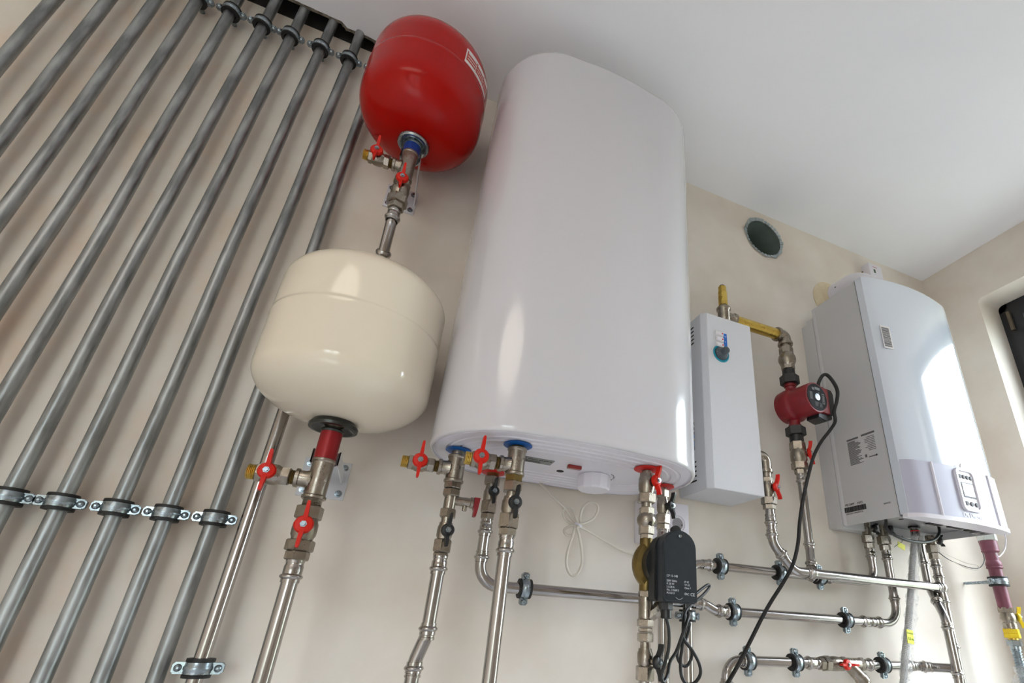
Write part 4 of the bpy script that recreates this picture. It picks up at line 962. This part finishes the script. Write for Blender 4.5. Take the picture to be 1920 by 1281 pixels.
finish(extrude_poly(bmesh.new(), rr_poly(cxp-.031, cxp+.031, .034, .138, .011), yp-.0015, yp+.002), 'control_face', WHITEP, pn)
finish(B(cxp-.025, cxp+.025, yp-.0028, yp-.001, .064, .106), 'screen_frame', INKG, pn); finish(B(cxp-.022, cxp+.022, yp-.0034, yp-.002, .068, .103), 'display_screen', SCREEN, pn)
for k in range(4): finish(lathe(bmesh.new(), [(0, 0), (.0058, 0), (.0052, .003), (0, .0034)], 20, frame((cxp-.0225+.015*k, yp-.0014, .122), (0, -1, 0))), 'round_button', INKG, pn)
for k in range(3): finish(lathe(bmesh.new(), [(0, 0), (.0064, 0), (.0058, .003), (0, .0034)], 20, frame((cxp-.020+.020*k, yp-.0014, .047), (0, -1, 0))), 'round_button', INKG, pn)
text(pn, 'De Dietrich', .0165, MF(cxp-.042, yp-.0008, .0095), WHITEP, 'maker_lettering')
# notch crest above the bezel
finish(lathe(bmesh.new(), [(0, 0), (.012, 0), (.010, .003), (0, .003)], 24, frame((cxp, yp-.001, .150), (0, -1, 0))), 'panel_crest', WHITEP, pn)
# labels
s = finish(B(.026, .060, 0, .001, .800-BZ0, .879-BZ0, T(0, -.273, 0) @ Matrix.Rotation(-.14, 4, 'Z')), 'barcode_label', LABW, tb)
bm = bmesh.new(); z = .806-BZ0
while z < .872-BZ0:
    d_ = random.uniform(.0008, .003); box(bm, .029, .056, -.0004, .0006, z, z+d_, T(0, -.273, 0) @ Matrix.Rotation(-.14, 4, 'Z')); z += d_+random.uniform(.0007, .0018)
finish(bm, 'barcode_bars', INKG, s)
XS = .0032
def side_rect(bm, ya, yb_, z0, z1): box(bm, XS, XS+.0012, min(-ya, -yb_), max(-ya, -yb_), z0-BZ0, z1-BZ0)
bm = bmesh.new()
side_rect(bm, .112, .152, .547, .552); side_rect(bm, .163, .208, .548, .5535)
for k in range(22):
    zz = .541-.0033*k; e = random.uniform(.135, .160); side_rect(bm, .113, e, zz, zz+.0016)
for k in range(9):
    zz = .540-.0050*k; e = random.uniform(.170, .182); side_rect(bm, e, .205, zz, zz+.0014)
side_rect(bm, .178, .203, .480, .4825); side_rect(bm, .200, .205, .4785, .484); side_rect(bm, .166, .172, .483, .491)
finish(bm, 'rating_print', INKG, tb)
bm = bmesh.new(); q = .066
while q < .140:
    d_ = random.uniform(.0008, .003); side_rect(bm, q, q+d_, .338, .353); q += d_+random.uniform(.0005, .0014)
finish(bm, 'barcode_bars', INK, tb)
text(tb, 'MS 24FF    HX3', .0092, MS(.0030, -.072, .3565-BZ0), INK, 'model_lettering'); text(tb, '100015374  69002907130', .0056, MS(.0030, -.070, .3315-BZ0), INK, 'model_lettering')
text(tb, 'SERVICE', .0060, MS(.0030, -.196, .3400-BZ0), INK, 'service_lettering')
# flue
t = thing('flue_pipe', 'white flue elbow from the top of the boiler into a cream wall rosette', 'flue', T(1.412, 0, 1.190))
finish(sweep(bmesh.new(), fillet_path([(0, .0, 0), (0, -.150, 0), (0, -.150, -.128)], .085, 12), .050, 36), 'flue_elbow', WHITEP, t)
finish(lathe(bmesh.new(), [(.050, .045), (.0535, .045), (.0535, .052), (.050, .052)], 36, frame((0, 0, 0), (0, -1, 0))), 'joint_ring', WHITEP, t)
finish(lathe(bmesh.new(), [(0, 0), (.0035, 0), (.003, .002), (0, .002)], 16, frame((-.0495, -.070, .005), (-1, 0, .1))), 'flue_screw', ZINC, t)
finish(lathe(bmesh.new(), [(.088, 0), (.088, .003), (.075, .006), (.058, .016), (.052, .034), (.050, .034)], 44, frame((0, 0, 0), (0, -1, 0))), 'wall_rosette', FOAM, t)
# gas detector on the wall above the boiler
t = thing('gas_detector', 'small white gas alarm box on the wall above the boiler', 'gas alarm', T(1.625, 0, 1.322))
finish(B(0, .075, -.038, 0, 0, .115, bev=.003), 'alarm_case', WHITEP, t)
finish(B(.024, .034, -.0386, -.037, .070, .088), 'indicator_window', mat('green_indicator', (40, 90, 60), .3, rgb2=(60, 60, 40), scale=40), t)
bm = bmesh.new(); [box(bm, .022+k*.005, .025+k*.005, -.0385, -.0375, .098, .101) for k in range(5)]; finish(bm, 'red_print', LABR, t)
finish(B(-.0015, 0, -.008, 0, .03, .09), 'mounting_edge', BRASSD, t)

# boiler connections
def bconn(label, x, y, rows, r, hd=(.85, -.5, 0)):
    a, b_, c, d_ = rows
    t, z0 = vstack('boiler_valve', label, 'valve', x, y, [('cyl', a, b_, r*.9, NICK, 'valve_body'), ('hex', b_, c, r*1.05, NICK), ('hex', c+.5, d_, r*.85, NICK)], 'boiler connection valves')
    handle(t, zat(x, y, (a+b_)/2)-z0, .005, r+.006, hd, BLKP, (0, 0, 1), .0125, .017)
    del t['z0']; return t
bconn('black-handled valve at the leftmost pipe under the boiler', 1.338, YA, (978, 1004, 1018, 1029), .0152)
bconn('black-handled valve at the second pipe under the boiler', xr2, YB, (978, 1006, 1022, 1033), .0165)
x5, y5 = xe, yf
bconn('black-handled valve at the pipe under the boiler middle, above the tee', x5, y5, (1005, 1022, 1037, 1049), .0155)
ztop5 = zat(x5, y5, 1048)
run('stainless_pipe', 'upright stainless pipe with an elbow tee at the right end of the front pipe', [(x5, y5, ztop5), (x5, y5, ZF)], .0113,
    fits=[((x5, y5, zat(x5, y5, 1063)), (0, 0, 1), .018), ((x5, y5, zat(x5, y5, 1083)), (0, 0, 1), .012), ((x5, y5, zat(x5, y5, 1129)), (0, 0, 1), .016), ((x5, y5, zat(x5, y5, 1214)), (0, 0, 1), .012)], group='stainless pipes')
t = thing('elbow_fitting', 'shiny round elbow where the front pipe meets the upright pipe', 'pipe fitting', T(x5, y5, ZFp))
bm = bmesh.new(); bmesh.ops.create_uvsphere(bm, u_segments=28, v_segments=16, radius=.0165); finish(bm, 'elbow_body', PRESS, t)
x4, y4, x4b, y4b = 1.521, -.080, 1.458, -.152
run('stainless_pipe', 'stainless pipe with a double bend passing in front of the far right upright pipe', [(x4, y4, .300), (x4, y4, .155), (x4b, y4b, .065), (x4b, y4b, ZF)], .0112, fr=.045,
    fits=[((x4, y4, zat(x4, y4, 1057)), (0, 0, 1), .018), ((x4-.030, y4-.035, .112), (-.47, -.53, -.67), .014), ((x4b, y4b, zat(x4b, y4b, 1178)), (0, 0, 1), .014), ((x4b, y4b, zat(x4b, y4b, 1262)), (0, 0, -1), .014)], group='stainless pipes')
# corrugated drain hose in a clear sleeve
hp = [at(1716, 1000, -.100), at(1712, 1040, -.088), at(1708, 1100, -.086), at(1704, 1160, -.092), at(1697, 1230, -.105), at(1694, 1281, -.11)]
hp.append(hp[-1]+(hp[-1]-hp[-2])*1.5)
base = hp[-1].copy()
t = thing('corrugated_hose', 'grey corrugated hose in a clear plastic sleeve hanging from the boiler', 'hose', Matrix.Translation(base))
cp = catmull([p-base for p in hp], 40)
finish(sweep(bmesh.new(), cp, lambda i, f: .0078+(.0013 if i % 2 else 0), 16), 'hose', mat('grey_hose', (206, 206, 206), .3, .2, rgb2=(190, 190, 190), scale=20), t)
cq = catmull([p-base for p in hp], 16)
def slv(i, f):
    return .0145+.0018*math.sin(i*.7)+.001*math.sin(i*1.9)
bm = bmesh.new(); sweep(bm, [p+Vector((.0045, -.002, 0)) for p in cq], slv, 18)
for v in bm.verts: v.co += Vector((random.uniform(-1, 1), random.uniform(-1, 1), 0))*.0006
finish(bm, 'plastic_sleeve', FILM, t)
lbp = at(1706, 1195, -.122)-base
lb = finish(B(-.011, .013, -.001, 0, -.016, .018, T(*lbp) @ Matrix.Rotation(.12, 4, 'Y')), 'yellow_label', LABY, t)
text(lb, 'EuroLine', .0062, T(*lbp) @ Matrix.Rotation(.12, 4, 'Y') @ MF(-.0105, -.0016, .008), INKP); text(lb, '1,5 m', .0095, T(*lbp) @ Matrix.Rotation(.12, 4, 'Y') @ MF(-.009, -.0016, -.007), INKP)
t = thing('hose_connector', 'transparent hose connector with a red ring under the boiler', 'pipe fitting', T(hp[0].x, hp[0].y, hp[0].z-.01))
add(t, 'cyl', 0, .045, .0125, PRESS, 'connector_body'); add(t, 'cyl', .014, .017, .0130, REDW, 'red_ring'); add(t, 'hex', .024, .034, .0150, BLKP)
t = thing('warning_tag', 'small bright yellow tag hanging under the boiler', 'tag', Matrix.Translation(at(1690, 1024, -.12)))
finish(B(-.014, .014, -.0006, .0006, -.008, .008, Matrix.Rotation(.35, 4, 'Y')), 'tag_card', LABY, t)
finish(sweep(bmesh.new(), [(-.03, 0, -.006), (-.012, 0, .004), (.006, 0, .012), (.012, 0, .03)], .0008, 6), 'tag_string', INK, t)
# black cable loop under the boiler
pts = [at(1661, 975, -.19), at(1663, 992, -.20), at(1680, 1005, -.205), at(1705, 1014, -.205), at(1732, 1017, -.20), at(1752, 1012, -.19), at(1761, 1000, -.18), at(1760, 985, -.17)]
b0 = pts[0].copy(); o = finish(sweep(bmesh.new(), catmull([p-b0 for p in pts], 8), .0042, 12), 'power_cable', CORDB, tb, Matrix.Translation(b0-Vector((BX0, 0, BZ0))))
# thin wires right of the boiler
for col, lab, off in ((CORDB, 'thin black wire', 0), (CORDW, 'thin white wire', 2.5)):
    pts = [at(1757, 1034-off, -.09), at(1780, 1050-off*.3, -.07), at(1812, 1063+off, -.05), at(1833, 1066+off, -.05)]
    if off == 0: pts += [at(1843, 1058, -.05), at(1845, 1045, -.05), at(1836, 1020, -.06), at(1829, 1000, -.08), at(1828, 985, -.09)]
    else: pts += [at(1832, 1060, -.05), at(1812, 1056, -.05), at(1780, 1042, -.07), at(1757, 1030, -.09)]
    b0 = pts[0].copy(); o = finish(sweep(bmesh.new(), catmull([p-b0 for p in pts], 8), .0013, 8), 'thin_wire', col, tb, Matrix.Translation(b0-Vector((BX0, 0, BZ0)))); o['label'] = lab
pts = [at(1884, 1002, -.262), at(1886, 1015, -.262), at(1883, 1032, -.262), at(1873, 1044, -.262), at(1867, 1038, -.262)]
b0 = pts[0].copy(); o = finish(sweep(bmesh.new(), catmull([p-b0 for p in pts], 8), .0016, 8), 'plastic_tube', WHITEP, tb, Matrix.Translation(b0-Vector((BX0, 0, BZ0))))

# ------------------------------------------------------------------ gas line on the right
xq, yq = 1.819, -.105
zq = lambda r_: zat(xq, yq, r_)
t = run('gas_pipe', 'purple painted gas pipe right of the boiler with swollen joints', [(xq, yq, zq(1142)), (xq, yq, .375), (BX1+.004, yq, .375)], .0185, PURP, .04, cat='gas pipe')
z0 = zq(1142)
add(t, 'cyl', zq(1034)-z0, zq(1014)-z0, .0240, PURP, 'pipe_socket'); add(t, 'bead', zq(1037)-z0, zq(1031)-z0, .0250, PURP, 'socket_ring'); add(t, 'bulb', zq(1070)-z0, zq(1048)-z0, .0225, PURP, 'swollen_joint'); add(t, 'bead', zq(1068)-z0, zq(1062)-z0, .0230, PURP, 'socket_ring')
add(t, 'hex', zq(1015)-z0, zq(1002)-z0, .0255, mat('white_zinc', (206, 210, 206), .4, .6, rgb2=(190, 196, 190), scale=30), 'hex_nut')
clamp((xq, yq, zq(1091)), 'z', .0190, 'pipe clamp holding the purple gas pipe on a long threaded rod', .105, ear=.014, w=.017)
t, z0 = vstack('gas_valve', 'nickel gas valve with a yellow butterfly handle at the right edge', 'valve', xq, yq, [('hex', 1139, 1150, .0190, NICK), ('body', 1149, 1170, .0210, NICK), ('cyl', 1168, 1180, .0190, NICK)])
handle(t, zq(1157)-z0, .006, .026, (.8, -.6, 0), YELP, (0, 0, 1), .0120, .030); del t['z0']
t, z0 = vstack('gas_union', 'yellow brass union below the gas valve', 'pipe fitting', xq, yq, [('hex', 1179, 1189, .0190, YELP), ('hex', 1188, 1197, .0195, YELP), ('cyl', 1196, 1201, .0125, BRASS, 'brass_nipple')]); del t['z0']
t, z0 = vstack('gas_hose', 'corrugated metal gas hose below the yellow union, wrapped in clear film', 'hose', xq, yq, [('hex', 1200, 1212, .0185, ZINC), ('cyl', 1211, 1219, .0135, ZINC, 'hose_end')])
zz = zq(1218)-z0; Lh = .20
cp = [Vector((.0, 0, zz-Lh*k/110)) for k in range(111)]
finish(sweep(bmesh.new(), cp, lambda i, f: .0112+(.0024 if (i % 4) in (1, 2) else 0), 18), 'hose', ZINC, t)
bm = bmesh.new(); sweep(bm, [Vector((.002*math.sin(k), .002*math.cos(k*1.7), zq(1248)-z0-.15*k/12)) for k in range(13)], lambda i, f: .019+.010*min(1, f*2)+.004*math.sin(i*2.1), 12)
for v in bm.verts: v.co += Vector((random.uniform(-1, 1), random.uniform(-1, 1), random.uniform(-.5, .5)))*.004
finish(bm, 'plastic_wrap', FILM, t); del t['z0']

# ------------------------------------------------------------------ socket, cords
t = thing('wall_socket', 'white double wall socket behind the black-handled valve and pump', 'socket', T(.578, 0, .190))
finish(B(0, .137, -.040, 0, 0, .107, bev=.004), 'socket_case', WHITEP, t)
for cx_ in (.035, .102):
    s = finish(lathe(bmesh.new(), [(.021, -.0005), (.024, 0), (.0245, .0025), (.021, .003), (.0205, .0005), (0, .0005)], 36, frame((cx_, -.040, .054), (0, -1, 0))), 'socket_face', WHITEP, t)
    finish(B(cx_-.0012+.012, cx_+.0012+.012, -.0415, -.040, .050, .054), 'socket_pin_hole', DARK, s)
    finish(lathe(bmesh.new(), [(0, 0), (.0155, 0), (.0155, .0008), (0, .0008)], 28, frame((cx_, -.0402, .054), (0, -1, 0))), 'socket_recess', mat('recess_grey', (150, 146, 150), .5, rgb2=(140, 136, 140), scale=9), s)
# white looped cord
P = lambda px, py, yy=-.03: at(px, py, yy)
pts = [P(1012, 905, -.02), P(1030, 925), P(1058, 952), P(1072, 972, -.028), P(1085, 985, -.036), P(1080, 972, -.040), P(1076, 958, -.036), P(1066, 952, -.032), P(1057, 958, -.028), P(1058, 970, -.026), P(1069, 981, -.026), P(1086, 986, -.028),
       P(1088, 970, -.040), P(1093, 952, -.044), P(1105, 942, -.044), P(1118, 945, -.042), P(1121, 956, -.040), P(1114, 971, -.038), P(1100, 980, -.038), P(1084, 984, -.042),
       P(1068, 987, -.034), P(1058, 994, -.030), P(1062, 1003, -.028), P(1073, 1003, -.030), P(1079, 995, -.036), P(1078, 988, -.044), P(1074, 1005, -.044), P(1064, 1035, -.040), P(1062, 1060, -.036), P(1070, 1078, -.034), P(1082, 1076, -.034), P(1091, 1056, -.036), P(1090, 1030, -.040), P(1086, 1005, -.044), P(1084, 988, -.048),
       P(1110, 1000, -.040), P(1140, 1018, -.034), P(1170, 1034, -.03), P(1200, 1042, -.03), P(1215, 1035, -.034), P(1222, 1010, -.045)]
b0 = pts[0].copy(); o = finish(sweep(bmesh.new(), catmull([p-b0 for p in pts], 7), .0030, 12), 'power_cord', CORDW, th, Matrix.Translation(b0-Vector((hcx, HYC, HB)))); o['label'] = 'cream power cord tied in loops'
t = thing('cord_tie', 'white tie holding the looped cream cord together', 'tie', Matrix.Translation(P(1084, 986, -.042)))
finish(lathe(bmesh.new(), [(.0085, -.002), (.0100, -.002), (.0100, .002), (.0085, .002), (.0085, -.002)], 16, Matrix.Rotation(.5, 4, 'Y')), 'tie_band', WHITEP, t)
# red pump flat cable
Y1 = -.20
pts = [glw+Vector((0, 0, .010)), at(1534, 722, -.175), at(1541, 706, -.185), at(1550, 703, -.195), at(1562, 716, -.21), at(1570, 733, -.22), at(1569, 752, -.225), at(1564, 772, -.225), at(1566, 790, -.225), at(1557, 806, -.22), at(1540, 828, -.21), at(1526, 855, -.20), at(1516, 890, -.19), at(1507, 930, -.18), at(1500, 975, -.17), at(1496, 1020, -.165), at(1486, 1060, -.16), at(1467, 1095, -.155), at(1446, 1128, -.15), at(1428, 1160, -.15), at(1408, 1200, -.145), at(1385, 1245, -.14), at(1362, 1285, -.135), at(1335, 1330, -.13), at(1310, 1390, -.12)]
b0 = pts[0].copy(); o = finish(sweep(bmesh.new(), catmull([p-b0 for p in pts], 8), .0052, 10, ry=.0028, up=(1, 0, 0)), 'power_cord', CORDB, RPUMP, Matrix.Translation(b0-Vector((xg, yg, zp)))); o['label'] = 'flat black power cord'
# black pump round cables
gx = .4690+bx0+.020; gy = -.265+YFb+.026; gz = zp0+bz0-.024
pts = [Vector((gx, gy, gz)), at(1254, 1180, gy), at(1254, 1215, gy), at(1248, 1240, gy), at(1240, 1268, gy), at(1244, 1279, gy), at(1252, 1265, gy+.01), at(1256, 1242, gy+.015), at(1268, 1222, gy+.02), at(1278, 1195, gy+.02), at(1286, 1172, gy+.02), at(1291, 1155, gy+.03), at(1288, 1135, gy+.06), at(1300, 1118, gy+.10), at(1325, 1098, gy+.12), at(1330, 1101, gy+.12), at(1318, 1116, gy+.10), at(1296, 1135, gy+.06), at(1284, 1150, gy+.035), at(1281, 1180, gy+.025), at(1283, 1200, gy+.025), at(1298, 1220, gy+.02), at(1311, 1245, gy+.02), at(1313, 1265, gy+.02), at(1302, 1281, gy+.02), at(1288, 1283, gy+.02), at(1278, 1268, gy+.02), at(1276, 1240, gy+.025), at(1279, 1215, gy+.03), at(1282, 1180, gy+.035), at(1284, 1130, gy+.05)]
b0 = pts[0].copy(); o = finish(sweep(bmesh.new(), catmull([p-b0 for p in pts], 8), .0030, 12), 'power_cord', CORDB, BPUMP, Matrix.Translation(b0-Vector((.4690, -.265, zp0)))); o['label'] = 'round black power cord'
pts = [at(1286, 1200, gy+.028), at(1292, 1180, gy+.03), at(1293, 1168, gy+.03), at(1287, 1176, gy+.03), at(1281, 1195, gy+.032), at(1272, 1215, gy+.035), at(1270, 1232, gy+.035), at(1277, 1246, gy+.035), at(1287, 1249, gy+.035), at(1295, 1238, gy+.035), at(1297, 1222, gy+.03), at(1288, 1205, gy+.03)]
b0 = pts[0].copy(); o = finish(sweep(bmesh.new(), catmull([p-b0 for p in pts], 8), .0028, 12), 'cord_loop', CORDB, BPUMP, Matrix.Translation(b0-Vector((.4690, -.265, zp0))))

# ------------------------------------------------------------------ light
W = bpy.data.worlds.new('world'); SC.world = W; W.use_nodes = True
N = W.node_tree.nodes; L = W.node_tree.links; bg = N['Background']
tc = N.new('ShaderNodeTexCoord'); sp = N.new('ShaderNodeSeparateXYZ'); L.new(tc.outputs['Generated'], sp.inputs[0])
rp = N.new('ShaderNodeValToRGB'); e = rp.color_ramp.elements
e[0].position = .44; e[0].color = (.12, .13, .13, 1); e[1].position = .62; e[1].color = (.80, .89, 1.0, 1)
q = e.new(.50); q.color = (.30, .33, .29, 1); q = e.new(.53); q.color = (.70, .80, .86, 1)
mp_ = N.new('ShaderNodeMath'); mp_.operation = 'MULTIPLY_ADD'; mp_.inputs[1].default_value = .5; mp_.inputs[2].default_value = .5
L.new(sp.outputs['Z'], mp_.inputs[0]); L.new(mp_.outputs[0], rp.inputs[0])
# loose crowns of trees standing outside, seen only as reflections
mpt = N.new('ShaderNodeMapping'); mpt.inputs['Scale'].default_value = (1, 1, .45); L.new(tc.outputs['Generated'], mpt.inputs[0])
nt = N.new('ShaderNodeTexNoise'); nt.inputs['Scale'].default_value = 7; nt.inputs['Detail'].default_value = 8; nt.inputs['Roughness'].default_value = .62; L.new(mpt.outputs[0], nt.inputs['Vector'])
tr_ = N.new('ShaderNodeMapRange'); tr_.inputs['From Min'].default_value = .54; tr_.inputs['From Max'].default_value = .60; L.new(nt.outputs['Fac'], tr_.inputs[0])
hz = N.new('ShaderNodeMapRange'); hz.inputs['From Min'].default_value = .62; hz.inputs['From Max'].default_value = .40; L.new(sp.outputs['Z'], hz.inputs[0])
hm = N.new('ShaderNodeMath'); hm.operation = 'MULTIPLY'; L.new(tr_.outputs[0], hm.inputs[0]); L.new(hz.outputs[0], hm.inputs[1])
tm = N.new('ShaderNodeMix'); tm.data_type = 'RGBA'; tm.inputs[7].default_value = (.16, .21, .13, 1)
L.new(hm.outputs[0], tm.inputs[0]); L.new(rp.outputs[0], tm.inputs[6]); L.new(tm.outputs[2], bg.inputs['Color'])
sk = N.new('ShaderNodeMapRange'); sk.inputs['From Min'].default_value = -.2; sk.inputs['From Max'].default_value = .9; sk.inputs['To Min'].default_value = 11.0; sk.inputs['To Max'].default_value = 17.0
L.new(sp.outputs['X'], sk.inputs[0]); L.new(sk.outputs[0], bg.inputs['Strength'])
sd = bpy.data.lights.new('sun', 'SUN'); sd.energy = 7; sd.angle = .02; sd.color = (1, .93, .84)
so = bpy.data.objects.new('sun', sd); COL.objects.link(so); so.rotation_euler = (math.radians(34), 0, math.radians(-14))
ld = bpy.data.lights.new('ceiling_lamp', 'AREA'); ld.shape = 'DISK'; ld.size = 1.1; ld.energy = 8.5; ld.color = (1, .88, .74)
lo = bpy.data.objects.new('ceiling_lamp', ld); COL.objects.link(lo); lo.location = (-.95, -1.9, ZC-.03)
def portal(loc, rot, sx, sy):
    d = bpy.data.lights.new('window_portal', 'AREA'); d.shape = 'RECTANGLE'; d.size = sx; d.size_y = sy; d.cycles.is_portal = True
    o = bpy.data.objects.new('window_portal', d); COL.objects.link(o); o.location = loc; o.rotation_euler = rot; return o
portal((XR+.30, (WY0+WY1)/2, (WZ0+WZ1)/2), (0, PI/2, 0), WZ1-WZ0, abs(WY0-WY1))
portal(((W2[0]+W2[1])/2, YF-.25, (W2[2]+W2[3])/2), (PI/2, 0, 0), W2[1]-W2[0], W2[3]-W2[2])
SC.view_settings.view_transform = 'Standard'; SC.view_settings.look = 'None'; SC.view_settings.gamma = 1
SC.view_settings.use_curve_mapping = False; SC.view_settings.exposure = .24
SC.cycles.max_bounces = 10; SC.cycles.diffuse_bounces = 6; SC.cycles.use_denoising = True
SC.cycles.caustics_reflective = False; SC.cycles.caustics_refractive = False
